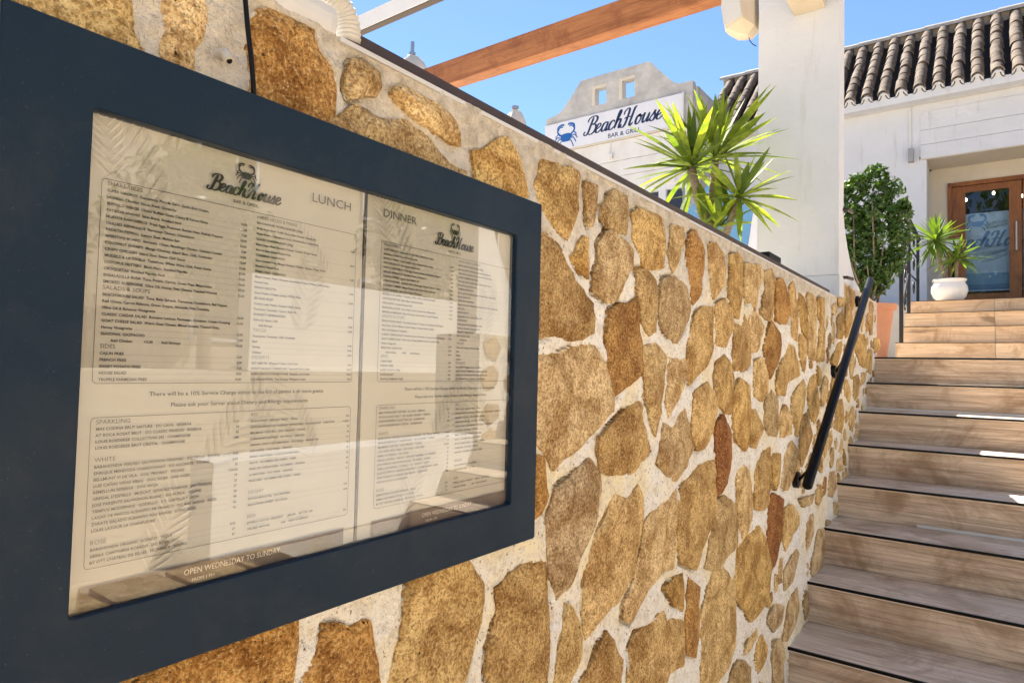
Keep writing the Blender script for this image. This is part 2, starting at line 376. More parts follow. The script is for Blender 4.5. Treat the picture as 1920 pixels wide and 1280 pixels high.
# ---------------------------------------------------------------- stone wall: stones traced on the wall plane
CROP = dict(A=(980, 260, .23438), B=(1250, 380, .23438), C=(1000, 540, .23438), D=(1270, 640, .23438), E=(980, 820, .23438), F=(1250, 880, .23438),
            G=(1040, 1080, .15625), H=(1300, 1080, .15625), I=(1480, 500, .15625), J=(560, 1060, .26042), K=(600, 60, .23433), L=(1480, 700, .15625),
            M=(0, 0, .25), N=(400, 0, .34375), O=(250, 1000, .390625))
TINT = dict(o=(.71, .51, .225), l=(.77, .59, .31), b=(.55, .32, .10), r=(.36, .16, .055), g=(.62, .475, .27), p=(.76, .61, .37), d=(.60, .41, .165))
STONES = [
 ('A','o',[(165,180),(300,215),(450,270),(465,330),(455,440),(430,650),(380,790),(330,760),(240,660),(200,560),(150,440),(130,375),(155,300)]),
 ('A','p',[(510,350),(615,380),(610,560),(580,690),(545,690),(530,560),(520,470)]),
 ('A','g',[(720,450),(770,410),(850,470),(865,600),(845,770),(780,720),(700,700),(665,620),(665,540)]),
 ('A','o',[(905,610),(950,575),(1060,600),(1145,650),(1155,1020),(1000,1025),(960,940),(910,800)]),
 ('C','d',[(20,-380),(75,-405),(130,-420),(225,-325),(275,-235),(345,-115),(355,-55),(420,-5),(440,60),(490,110),(510,220),(490,340),(400,390),(310,395),(250,375),(190,350),(20,365)]),
 ('A','o',[(500,780),(540,800),(550,1110),(500,1070),(430,940),(450,860)]),
 ('A','l',[(690,760),(760,755),(850,850),(895,900),(890,1030),(830,1150),(790,1280),(745,1305),(650,1235),(600,1200),(605,1080),(640,980),(640,860)]),
 ('B','l',[(60,180),(150,200),(155,330),(120,440),(70,545),(40,500),(35,390),(50,280)]),
 ('B','b',[(190,270),(240,235),(290,300),(320,400),(320,560),(300,720),(245,800),(215,650),(190,500),(180,390)]),
 ('B','o',[(350,340),(420,330),(470,410),(490,520),(480,650),(405,750),(370,690),(360,500)]),
 ('B','o',[(530,430),(600,420),(625,500),(615,750),(595,910),(560,890),(530,840),(520,650)]),
 ('B','l',[(640,500),(760,510),(780,600),(750,700),(720,850),(690,790),(650,800),(635,640)]),
 ('B','o',[(800,560),(850,545),(880,620),(865,800),(855,930),(810,920),(780,870),(800,700)]),
 ('B','b',[(890,640),(930,610),(970,680),(1000,880),(980,960),(920,960),(890,900)]),
 ('B','o',[(990,680),(1030,645),(1050,750),(1070,900),(1060,1090),(1010,1050),(1005,880)]),
 ('B','d',[(1068,720),(1110,770),(1135,960),(1130,1080),(1095,1020),(1080,880)]),
 ('B','l',[(1145,740),(1200,760),(1210,870),(1205,1240),(1150,1220),(1145,1000)]),
 ('B','o',[(1220,770),(1270,770),(1270,990),(1240,990),(1220,900)]),
 ('B','g',[(0,620),(90,610),(180,680),(205,800),(190,930),(130,1090),(80,1100),(0,1030),(-30,900),(-25,740)]),
 ('B','o',[(250,900),(300,845),(375,860),(385,1150),(350,1270),(215,1430),(195,1330),(195,1150)]),
 ('B','o',[(410,820),(480,775),(525,870),(540,960),(490,1145),(405,1120),(405,960)]),
 ('B','d',[(555,980),(615,1000),(632,910),(675,1010),(695,1180),(690,1290),(650,1340),(560,1330),(540,1270),(550,1130)]),
 ('B','l',[(690,930),(735,870),(795,990),(760,1150),(735,1185),(700,1170)]),
 ('B','b',[(820,1040),(850,960),(910,1060),(915,1140),(900,1280),(850,1390),(825,1340),(800,1160)]),
 ('B','o',[(1080,1060),(1130,1090),(1135,1250),(1120,1350),(1095,1250)]),
 ('B','l',[(1225,1020),(1270,1010),(1280,1250),(1225,1260)]),
 ('C','l',[(20,550),(230,545),(330,500),(430,475),(520,490),(590,630),(620,740),(645,880),(640,980),(560,1070),(380,1260),(280,1330),(200,1420),(140,1290),(60,1180),(20,1060),(15,800)]),
 ('C','b',[(640,190),(710,145),(780,140),(835,95),(845,250),(870,450),(875,680),(760,770),(650,850),(635,760),(608,600),(620,400)]),
 ('C','o',[(850,-140),(920,-140),(1000,-60),(1025,40),(1000,330),(940,360),(880,250),(862,100)]),
 ('C','l',[(890,490),(1000,460),(1080,560),(1060,700),(1040,920),(990,1160),(950,1020),(920,850),(895,620)]),
 ('C','l',[(1110,575),(1250,590),(1230,790),(1180,900),(1110,1020),(1085,900),(1100,750)]),
 ('C','d',[(565,1200),(690,1070),(800,960),(870,920),(895,940),(905,1090),(960,1270),(965,1320),(880,1380),(800,1470),(640,1475),(560,1440),(555,1280)]),
 ('C','g',[(1070,1095),(1130,1120),(1200,1010),(1240,970),(1280,1130),(1300,1290),(1250,1410),(1160,1530),(1085,1480),(1010,1390),(1035,1250)]),
 ('D','o',[(330,180),(385,120),(440,190),(462,300),(448,560),(400,560),(330,460),(310,330)]),
 ('D','o',[(468,420),(520,320),(590,370),(600,600),(590,790),(560,860),(490,780),(470,620)]),
 ('D','o',[(150,440),(190,390),(260,350),(330,490),(300,720),(250,830),(190,860),(140,750)]),
 ('D','r',[(315,700),(375,610),(440,750),(445,920),(420,1120),(380,1190),(325,1240),(335,1040),(320,880)]),
 ('D','l',[(640,170),(700,140),(735,280),(730,400),(690,470),(640,430),(630,280)]),
 ('D','g',[(720,470),(770,400),(815,480),(820,650),(800,750),(740,740),(715,620)]),
 ('D','o',[(900,20),(960,60),(990,180),(1000,270),(900,320),(880,420),(820,410),(810,330),(840,190),(870,130)]),
 ('D','l',[(940,440),(1020,320),(1040,430),(1010,600),(990,760),(955,730),(935,560)]),
 ('D','l',[(850,570),(885,510),(925,580),(930,730),(850,760)]),
 ('D','o',[(610,560),(640,540),(705,690),(640,840),(605,830)]),
 ('D','o',[(1065,330),(1110,260),(1145,400),(1155,560),(1110,650),(1065,540)]),
 ('D','l',[(1165,380),(1190,280),(1220,320),(1190,500),(1165,510)]),
 ('D','d',[(1005,640),(1055,570),(1100,760),(1060,880),(1010,990),(995,820)]),
 ('D','l',[(870,930),(930,810),(975,900),(960,1020),(900,1180),(860,1150)]),
 ('D','o',[(690,900),(758,860),(765,1060),(740,1300),(700,1340),(648,1330),(635,1050)]),
 ('D','o',[(778,910),(840,910),(830,1080),(800,1180),(778,1120)]),
 ('D','l',[(500,1060),(550,1000),(600,1050),(630,1280),(600,1480),(540,1560),(510,1400),(490,1150)]),
 ('F','o',[(135,180),(280,0),(395,-60),(400,250),(370,440),(300,620),(250,770),(130,710),(115,500)]),
 ('F','l',[(88,174),(106,330),(92,560),(85,790),(0,820),(-100,920),(-180,1080),(-256,1194),(-310,1150),(-305,1034),(-252,924),(-212,744),(-167,604),(-162,464),(-92,364),(-2,284)]),
 ('F','g',[(390,310),(470,230),(550,290),(565,420),(555,600),(460,730),(410,790),(340,780),(370,600),(377,420)]),
 ('F','r',[(830,250),(870,210),(940,260),(925,560),(900,720),(850,830),(835,640),(820,450)]),
 ('F','o',[(590,650),(700,510),(750,470),(800,590),(830,780),(800,1020),(690,1190),(620,1080),(562,970),(580,780)]),
 ('F','l',[(955,320),(1020,290),(1080,380),(1090,440),(1030,530),(975,640),(945,550)]),
 ('F','l',[(370,900),(440,795),(500,860),(550,940),(555,1150),(550,1400),(500,1560),(400,1720),(315,1720),(310,1180),(340,1060)]),
 ('F','d',[(15,950),(160,835),(162,1140),(90,1100)]),
 ('F','b',[(200,890),(285,960),(278,1100),(275,1330),(250,1480),(178,1450),(178,1150)]),
 ('F','p',[(1075,240),(1190,200),(1180,270),(1110,300)]),
 ('F','p',[(1130,430),(1190,340),(1190,520),(1140,640)]),
 ('F','p',[(1220,500),(1275,490),(1270,640),(1250,800),(1180,840),(1170,780)]),
 ('F','p',[(960,820),(1040,640),(1060,680),(1020,880),(960,960)]),
 ('E','g',[(540,200),(620,290),(640,450),(600,640),(530,830),(460,960),(420,1120),(290,1250),(240,1040),(225,840),(230,640),(290,450),(400,350)]),
 ('E','o',[(755,500),(810,510),(850,530),(930,420),(975,520),(970,670),(930,900),(900,1090),(820,1250),(690,1400),(600,1500),(550,1549),(525,1450),(530,1280),(540,1050),(580,860),(680,680)]),
 ('E','b',[(60,150),(180,170),(212,400),(225,470),(160,590),(90,660),(40,660)]),
 ('J','d',[(1450,190),(1560,90),(1640,10),(1790,0),(1825,300),(1810,900),(1380,900),(1400,560),(1460,330)]),
 ('G','l',[(180,380),(240,420),(340,600),(360,740),(340,960),(250,1180),(180,1330),(30,1330),(70,900),(120,640)]),
 ('G','d',[(650,690),(740,800),(770,910),(840,1010),(820,1200),(800,1340),(350,1340),(480,1080),(560,880)]),
 ('G','o',[(1020,740),(1120,650),(1350,450),(1380,540),(1560,560),(1570,900),(1555,1050),(1400,1150),(1330,1330),(950,1330),(960,900)]),
 ('H','g',[(580,1020),(640,1030),(700,1100),(690,1340),(450,1340),(530,1100)]),
 ('H','o',[(790,830),(850,720),(920,850),(920,960),(880,1080),(810,1170),(765,1010)]),
 ('H','p',[(990,800),(1060,770),(1100,850),(1110,1320),(970,1320),(965,950)]),
 ('H','p',[(1180,300),(1260,160),(1300,400),(1240,600),(1150,760),(1090,760),(1120,560)]),
 ('H','p',[(940,480),(1020,330),(1105,370),(1080,560),(1000,660),(930,560)]),
 ('H','l',[(700,760),(790,640),(795,740),(740,860),(640,950)]),
 ('J','o',[(860,20),(910,-40),(1200,-60),(1290,70),(1340,150),(1330,400),(1280,600),(1200,900),(690,900),(740,680),(800,420),(830,240)]),
 ('J','b',[(230,450),(400,445),(480,415),(530,430),(560,600),(590,900),(60,900),(130,720),(200,560)]),
 ('O','b',[(-100,760),(120,640),(400,500),(765,400),(775,560),(720,800),(100,900)]),
 ('K','p',[(300,220),(370,205),(440,260),(510,330),(515,420),(490,520),(400,495),(300,530),(240,440),(270,300)]),
 ('K','l',[(630,450),(680,440),(800,490),(930,560),(1060,640),(1110,700),(1135,800),(1130,890),(1060,870),(980,800),(930,780),(800,690),(660,560),(615,490)]),
 ('K','g',[(110,720),(250,650),(350,600),(430,630),(500,700),(620,710),(740,720),(850,810),(950,940),(1050,1030),(1160,1090),(1160,1180),(900,1120),(500,980),(200,860)]),
 ('K','o',[(1260,960),(1330,945),(1450,870),(1520,840),(1580,930),(1640,1080),(1680,1240),(1700,1300),(1440,1340),(1310,1290),(1280,1060)]),
 ('N','b',[(220,120),(320,60),(400,70),(520,110),(560,170),(600,290),(680,380),(690,520),(670,620),(600,690),(450,660),(230,580),(225,300)]),
 ('M','l',[(-200,-60),(300,-160),(960,-100),(1000,200),(1090,400),(1000,460),(700,320),(400,200),(-100,60)]),
 ('M','l',[(1220,-60),(1560,-60),(1570,220),(1480,400),(1500,600),(1330,540),(1230,350)]),
 ('I','o',[(602,200),(640,170),(690,250),(665,470),(602,460)]),
 ('I','o',[(705,250),(800,300),(800,460),(720,640),(675,640),(692,460)]),
 ('I','d',[(590,650),(650,520),(660,760),(640,860),(580,840)]),
 ('I','o',[(680,680),(760,560),(780,640),(700,840)]),
 ('I','p',[(540,470),(590,430),(598,500),(580,570),(540,580)]),
 ('I','o',[(580,960),(660,880),(650,1000),(580,1200),(520,1120)]),
 ('I','o',[(860,820),(920,830),(940,960),(930,1200),(880,1180),(800,960)]),
 ('I','b',[(930,600),(960,560),(960,760),(930,770)]), ('I','d',[(980,440),(1020,440),(1010,800),(975,780)]),
 ('I','o',[(1030,860),(1085,870),(1090,980),(1040,1030)]), ('I','o',[(960,1000),(1010,1010),(1000,1280),(950,1240)]),
 ('L','l',[(680,80),(720,90),(760,240),(740,350),(690,250)]), ('L','o',[(790,60),(840,20),(850,240),(800,330),(780,220)]),
 ('L','o',[(600,340),(660,320),(680,560),(640,700),(560,650),(580,480)]), ('L','l',[(500,720),(530,690),(540,800),(440,1000),(430,900)]),
 ('L','p',[(600,1030),(650,1010),(650,1150),(590,1180)]), ('L','o',[(400,1000),(430,1010),(420,1190),(380,1150)]),
 ('L','p',[(820,600),(855,600),(850,760),(790,790)]), ('L','o',[(880,0),(930,0),(910,110),(875,150)]),
]
WTOP = .411; WTOP2 = .520; WEND = 5.30; WY0 = -1.6
COLY0, COLY1 = 3.74, 3.87
def wall_top(y): return WTOP if y < COLY0+.09 else WTOP2
polys = []
for c, t, pts in STONES:
    ox, oy, s = CROP[c]
    w = [onX(ox+u*s, oy+v*s, WX) for u, v in pts]
    polys.append(([(p.y, min(p.z, wall_top(p.y)-.012)) for p in w], t, True))
# occupancy raster, then smaller stones fill what is left
RS = .006; NY = int((WEND-WY0)/RS); NZ = int((WTOP2-G0)/RS)
gy = WY0+(np.arange(NY)+.5)*RS; gz = G0+(np.arange(NZ)+.5)*RS
occ = np.zeros((NY, NZ), bool)
def window_of(poly, pad):
    a = np.array(poly); i0 = max(0, int((a[:, 0].min()-pad-WY0)/RS)); i1 = min(NY, int((a[:, 0].max()+pad-WY0)/RS)+1)
    j0 = max(0, int((a[:, 1].min()-pad-G0)/RS)); j1 = min(NZ, int((a[:, 1].max()+pad-G0)/RS)+1); return i0, i1, j0, j1
def stamp(poly, pad):
    i0, i1, j0, j1 = window_of(poly, pad)
    Yg, Zg = np.meshgrid(gy[i0:i1], gz[j0:j1], indexing='ij')
    return (i0, i1, j0, j1), inside(Yg, Zg, poly) | (segdist(Yg, Zg, poly) < pad)
for p, t, _ in polys:
    w, m = stamp(p, .011); occ[w[0]:w[1], w[2]:w[3]] |= m
Yg, Zg = np.meshgrid(gy, gz, indexing='ij')
occ |= Zg > np.where(Yg < COLY0+.09, WTOP, WTOP2)-.05
stair_z = np.interp(Yg, [nose(0)[0], nose(8)[0]], [nose(0)[1], nose(8)[1]])
occ |= (Yg > nose(0)[0]) & (Zg < stair_z-.19)
occ |= (Yg > .24) & (Yg < .86) & (Zg > -.24) & (Zg < .24)
rs = random.Random(11)
for size, tries, gap in ((.125, 900, .011), (.09, 1400, .010), (.06, 2000, .009), (.04, 2200, .008)):
    for _ in range(tries):
        if len(polys) > 285: break
        y = rs.uniform(WY0+.08, WEND-.02); z = rs.uniform(G0+.05, WTOP2-.05)
        if size < .05 and y < .9: continue
        r = size*rs.uniform(.8, 1.15)*(.85 if y > 2.5 else 1); el = rs.uniform(1.0, 1.9); an = rs.choice((rs.uniform(-.5, .5), rs.uniform(1.1, 2.1)))
        n = rs.randint(5, 7); ph = rs.uniform(0, 6.28); poly = []
        for k in range(n):
            a = ph+2*math.pi*(k+rs.uniform(-.25, .25))/n; q = r*rs.uniform(.8, 1.1)
            u, v = q*math.cos(a)*el**.5, q*math.sin(a)/el**.5
            poly.append((y+u*math.cos(an)-v*math.sin(an), z+u*math.sin(an)+v*math.cos(an)))
        if min(p[0] for p in poly) < WY0+.02 or max(p[0] for p in poly) > WEND-.015 or min(p[1] for p in poly) < G0+.02: continue
        w, m = stamp(poly, gap)
        if (occ[w[0]:w[1], w[2]:w[3]] & m).any(): continue
        occ[w[0]:w[1], w[2]:w[3]] |= m
        polys.append((poly, rs.choice('oollldgpbo'), False))

def rough_outline(poly, step, amp, seed):
    out = []; n = len(poly)
    # Catmull-Rom through the corners, lightly rounded
    for i in range(n):
        p0, p1, p2, p3 = (Vector(poly[(i+k-1) % n]) for k in range(4))
        L = (p2-p1).length; m = max(1, int(L/step))
        for k in range(m):
            t = k/m
            lin = p1.lerp(p2, t)
            cr = .5*((2*p1)+(-p0+p2)*t+(2*p0-5*p1+4*p2-p3)*t*t+(-p0+3*p1-3*p2+p3)*t*t*t)
            q = lin.lerp(cr, .22)
            nn = mnoise.noise_vector(Vector((q.x*38+seed, q.y*38, seed*.37)))
            n2 = mnoise.noise_vector(Vector((q.x*62+seed, q.y*62, seed*.7)))
            out.append((q.x+nn.x*amp+n2.x*amp*.4, q.y+nn.y*amp+n2.y*amp*.4))
    return out
wall = thing('stone_wall', 'tall wall of ochre rubble stones in pale mortar carrying the menu case', 'wall', (WX, 2.0, G0))
outlines = []
for i, (poly, t, traced) in enumerate(polys):
    yc = sum(p[0] for p in poly)/len(poly); zc = sum(p[1] for p in poly)/len(poly)
    far = max(.0, yc)
    step = .008+.006*min(far, 5); amp = .0048 if far < 2 else .0035
    sc_ = 1.09 if traced else 1.04; poly = [(yc+(p[0]-yc)*sc_, min(zc+(p[1]-zc)*sc_, wall_top(p[0])-.008)) for p in poly]
    ol = rough_outline(poly, step, amp, i*1.7); outlines.append(ol)
    a = np.array(ol); (y0, z0), (y1, z1) = a.min(0), a.max(0)
    hx = step*1.35; ys = np.arange(y0, y1, hx); zs = np.arange(z0, z1, hx)
    P, Q = np.meshgrid(ys, zs, indexing='ij'); P = (P+(np.random.rand(*P.shape)-.5)*hx*.6).ravel(); Q = (Q+(np.random.rand(*Q.shape)-.5)*hx*.6).ravel()
    k = inside(P, Q, ol); P, Q = P[k], Q[k]
    if len(P): k = segdist(P, Q, ol) > hx*.45; P, Q = P[k], Q[k]
    vs, fs = cdt_fill(ol, inner=list(zip(P, Q)))
    vy = np.array([v.x for v in vs]); vz = np.array([v.y for v in vs]); d = segdist(vy, vz, ol)
    rr = random.Random(i); tilt = (rr.uniform(-.035, .035), rr.uniform(-.035, .035)); lift = rr.uniform(-.002, .003)
    edge = np.clip(d/.007, 0, 1); prof = -.0065*(1-edge)**2
    rel = vnoise(vy*22+i*3.3, vz*22)*.011+vnoise(vy*60, vz*60+i)*.0055+vnoise(vy*140, vz*140)*.003
    x = WX+lift+prof+rel*(.35+.65*edge)+tilt[0]*(vy-yc)+tilt[1]*(vz-zc)
    n = len(vs); verts = [(x[j]-WX, vy[j]-2.0, vz[j]-G0) for j in range(n)]
    m = len(ol); bot = {}
    # boundary loop of the fill = first m input points
    faces = [f if True else f for f in fs]
    cnt = {}
    for f in fs:
        for e in ((f[0], f[1]), (f[1], f[2]), (f[2], f[0])): cnt[e] = cnt.get(e, 0)+1
    border = [e for e in cnt if (e[1], e[0]) not in cnt]
    for e in border:
        for j in e:
            if j not in bot: bot[j] = len(verts); verts.append((-.034, vy[j]-2.0, vz[j]-G0))
    faces += [(e[1], e[0], bot[e[0]], bot[e[1]]) for e in border]
    me = bpy.data.meshes.new('stone'); me.from_pydata(verts, [], faces); me.update()
    o = link('stone', me, M['stone'], wall); me.shade_smooth(); me.set_sharp_from_angle(angle=R_(50))
    c = TINT[t]; j = rr.uniform(.88, 1.12); h = rr.uniform(-.06, .06); o.color = (c[0]*j*(1+h*.3), c[1]*j, c[2]*j*(1-h*2), 1)
# mortar bed: a fine grid with lumps, and cracks along parts of the stone edges
ys = [WY0]
while ys[-1] < WEND: ys.append(ys[-1]+(.0048*max(.85, ys[-1]) if ys[-1] > .05 else .03))
ys[-1] = WEND; ys = np.array(ys); zs = np.linspace(G0, WTOP2, 420)
Yg, Zg = np.meshgrid(ys, zs, indexing='ij')
top = np.where(Yg < COLY0+.09, WTOP, WTOP2); Zg = np.minimum(Zg, top)
dep = -.0082+vnoise(Yg*9, Zg*9)*.009+vnoise(Yg*30, Zg*30)*.006+vnoise(Yg*95, Zg*95)*.0040
for i, ol in enumerate(outlines):
    a = np.array(ol); pad = .014
    i0, i1 = np.searchsorted(ys, a[:, 0].min()-pad), np.searchsorted(ys, a[:, 0].max()+pad)
    j0, j1 = np.searchsorted(zs, a[:, 1].min()-pad), np.searchsorted(zs, a[:, 1].max()+pad)
    if i1 <= i0 or j1 <= j0: continue
    yy, zz = Yg[i0:i1, j0:j1], Zg[i0:i1, j0:j1]; d = segdist(yy, zz, ol); ins = inside(yy, zz, ol)
    yc = a[:, 0].mean(); left = np.clip((yc-yy)/.06+.35, 0, 1)
    w = .0058+.0015*max(yc, 0)
    crack = np.clip(1-d/w, 0, 1)*np.clip(vnoise(yy*11+i, zz*11)*4.0+.35, 0, 1)*left
    dep[i0:i1, j0:j1] -= np.where(ins, 0, crack*.030)
    dep[i0:i1, j0:j1] -= np.where(ins & (d > .004), .010, 0)
nyy, nzz = Yg.shape
co = np.stack([dep, Yg-2.0, Zg-G0], -1).reshape(-1, 3)
I, J = np.meshgrid(np.arange(nyy-1), np.arange(nzz-1), indexing='ij'); k = (I*nzz+J).ravel()
quads = np.stack([k, k+nzz, k+nzz+1, k+1], -1)
keepq = (Zg[:-1, 1:]-Zg[:-1, :-1]).ravel() > 1e-5; quads = quads[keepq]
me = bpy.data.meshes.new('mortar'); me.vertices.add(len(co)); me.vertices.foreach_set('co', co.ravel())
me.loops.add(quads.size); me.polygons.add(len(quads)); me.loops.foreach_set('vertex_index', quads.ravel().astype(np.int32))
me.polygons.foreach_set('loop_start', np.arange(0, quads.size, 4, dtype=np.int32)); me.polygons.foreach_set('loop_total', np.full(len(quads), 4, np.int32))
me.update(); me.validate(); link('mortar', me, M['mortar'], wall); me.shade_smooth()
MB().box(WX-.30, WX-.036, WY0, WEND-.001, G0, WTOP-.02).build('core', M['mortar'], wall)
MB().box(WX-.30, WX-.013, WY0, COLY0-.002, WTOP-.019, WTOP).build('coping', M['mortar'], wall, bevel=.004)
MB().box(WX-.30, WX-.013, COLY1+.002, WEND, WTOP-.019, WTOP2).build('coping', M['mortar'], wall, bevel=.004)
MB().box(WX-.30, WX-.013, WEND-.0005, WEND+.02, G0, WTOP2).build('end_face', M['white_old'], wall)

# ---------------------------------------------------------------- entrance building
YF, YD = 10.70, 11.30
bl = thing('entrance_building', 'white rendered building with clay tile roof and recessed wooden entrance', 'building', (0, YF, TOPZ))
def fx(x, y=400): return onY(x, y, YF).x
JX = onY(1724, 400, YF).x; JX2 = 1.75
SOF = onY(1724, 300, YF).z; FT = onY(1722, 213, YF).z; EZ = 3.955
FL = TOPZ-.004
wf = MB().box(-3.95, JX, YF, YF+.35, -.11, EZ)
wf.box(JX2, 6.0, YF, YF+.35, -.11, EZ); wf.box(JX, JX2, YF+.0, YF+.35, SOF+.04, EZ)
wf.build('wall', M['white'], bl)
# panel above the porch with two grooves
pz = [SOF, SOF+.20, SOF+.41, FT]
for a, b in zip(pz[:-1], pz[1:]): box('panel_board', M['white'], bl, JX+.012, JX2, YF-.020, YF-.001, a+.004, b-.001, .002)
box('panel_soffit', M['cream'], bl, JX+.002, JX2, YF-.018, YD-.002, SOF-.012, SOF+.002)
box('cornice', M['white_old'], bl, -3.95, 6.0, YF-.06, YF-.0005, EZ-.10, EZ-.01, .01)
box('pilaster', M['white'], bl, JX, JX+.085, YF-.005, YD-.001, FL, SOF-.013)
dz = onY(1780, 345, YD).z; DX0 = onY(1777, 400, YD).x; DXW = .86
rec = MB().box(JX+.086, DX0, YD, YD+.2, FL, SOF-.002); rec.box(DX0, JX2, YD, YD+.2, dz, SOF-.002); rec.box(DX0+2*DXW, JX2, YD, YD+.2, FL, dz)
rec.build('recess_wall', M['cream'], bl)
# double door
door = MB().box(DX0, DX0+.05, YD-.03, YD+.09, FL, dz).box(DX0+2*DXW-.05, DX0+2*DXW, YD-.03, YD+.09, FL, dz).box(DX0+.05, DX0+2*DXW-.05, YD-.03, YD+.09, dz-.06, dz).build('door_frame', M['door_wood'], bl)
gl0, gl1 = onY(1810, 361, YD), onY(1893, 548, YD)
for s in range(2):
    a = DX0+.055+s*(DXW-.05); b = a+DXW-.065
    ga, gb = (gl0.x, gl1.x) if s == 0 else (a+.13, b-.13)
    lf = MB().box(a, ga, YD+.0, YD+.045, FL+.01, dz-.065).box(gb, b, YD+.0, YD+.045, FL+.01, dz-.065)
    lf.box(ga, gb, YD+.0, YD+.045, gl0.z, dz-.065).box(ga, gb, YD+.0, YD+.045, FL+.01, gl1.z)
    d = lf.build('door_leaf', M['door_wood'], bl)
    hx_ = (b-.06) if s == 0 else (a+.06)
    MB().tube([(hx_, YD, FL+.95), (hx_, YD-.05, FL+.95), (hx_, YD-.05, FL+1.35), (hx_, YD, FL+1.35)], .011, 8).build('handle', M['steel'], d, smooth='auto')
    box('glass_pane', M['doorglass'], d, ga+.001, gb-.001, YD+.02, YD+.026, gl1.z+.001, gl0.z-.001)
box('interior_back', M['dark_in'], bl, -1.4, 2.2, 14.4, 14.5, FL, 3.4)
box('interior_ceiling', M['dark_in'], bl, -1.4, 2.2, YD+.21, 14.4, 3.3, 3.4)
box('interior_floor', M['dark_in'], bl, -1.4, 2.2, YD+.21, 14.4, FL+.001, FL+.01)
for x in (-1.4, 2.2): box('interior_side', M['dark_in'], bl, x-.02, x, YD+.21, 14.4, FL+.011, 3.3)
# roof, 45 degrees, individual cover tiles
RY0, RZ0, RLEN = 10.44, EZ+.02, 2.02
sl = Vector((0, math.sqrt(.5), math.sqrt(.5))); nr = Vector((0, -math.sqrt(.5), math.sqrt(.5)))
e0 = Vector((0, RY0, RZ0))
def slab(x0, x1, s0, s1, n0, n1):
    m = MB(); vs = []
    for x in (x0, x1):
        for s, n in ((s0, n0), (s1, n0), (s1, n1), (s0, n1)): p = e0+sl*s+nr*n; vs.append((x, p.y, p.z))
    return m.add(vs, [(0, 1, 2, 3), (7, 6, 5, 4), (0, 4, 5, 1), (1, 5, 6, 2), (2, 6, 7, 3), (3, 7, 4, 0)])
roof = slab(-3.95, 6.0, .03, RLEN, -.12, -.06).build('roof', M['pan'], bl)
def half_pipe(r0, r1, L, up=True, th=.012, seg=8):
    vs = []; fs = []
    for k in range(seg+1):
        a = math.pi*k/seg; c, s_ = math.cos(a), math.sin(a)*(1 if up else -1)
        for s, r in ((0, r0), (L, r1), (L, r1-th), (0, r0-th)):
            p = sl*s+nr*(r*s_); vs.append((r*c, p.y, p.z))
    for k in range(seg):
        for q in range(4): fs.append((k*4+q, k*4+(q+1) % 4, k*4+4+(q+1) % 4, k*4+4+q))
    me = bpy.data.meshes.new('tile'); me.from_pydata(vs, [], fs); me.update(); me.materials.append(M['rooftile'] if up else M['pan'])
    me.shade_smooth(); me.set_sharp_from_angle(angle=R_(40)); return me
cover = half_pipe(.078, .066, .30); panm = half_pipe(.088, .080, 2.0, False)
rr = random.Random(5); NCOL = 29; X0T = -3.84
for c in range(NCOL):
    x = X0T+c*.218
    for r in range(8):
        s = .0+r*.245
        o = link('tile', cover, None, roof); p = e0+sl*(s+rr.uniform(-.022, .022))+nr*(.026+rr.uniform(-.005, .006))
        o.location = Vector((x+rr.uniform(-.006, .006), p.y, p.z))-ORG[roof]; o.rotation_euler = (rr.uniform(-.035, .035), rr.uniform(-.06, .06), rr.uniform(-.045, .045))
    o = link('channel_tile', panm, None, roof); p = e0+nr*.03; o.location = Vector((x+.109, p.y, p.z))-ORG[roof]
    pl = MB(); pts = []
    for k in range(9): a = math.pi*k/8; pts.append(e0+Vector((x+.074*math.cos(a), 0, 0))+nr*(-.05+.115*math.sin(a))+sl*.004)
    pl.prism(pts, sl*.1); pl.build('mortar_plug', M['white'], roof)
box('eave_bed', M['white'], roof, -3.95, 6.0, RY0+.03, RY0+.30, RZ0-.115, RZ0-.012, .004)
rp = e0+sl*1.98
for k in range(13):
    x = X0T-.2+k*.46
    m = MB(); vs = []
    for i, xx in enumerate((x, x+.48)):
        r = .12-.012*i
        for q in range(9): a = math.pi*q/8; vs.append((xx, rp.y+r*math.cos(a), rp.z+.02+r*.9*math.sin(a)))
    m.add(vs, [(q, q+1, q+10, q+9) for q in range(8)]).build('ridge_tile', M['ridge'], roof, smooth=True)
box('ridge_bed', M['ridge'], roof, -3.95, 6.0, rp.y-.03, rp.y+.04, rp.z-.2, rp.z+.05)

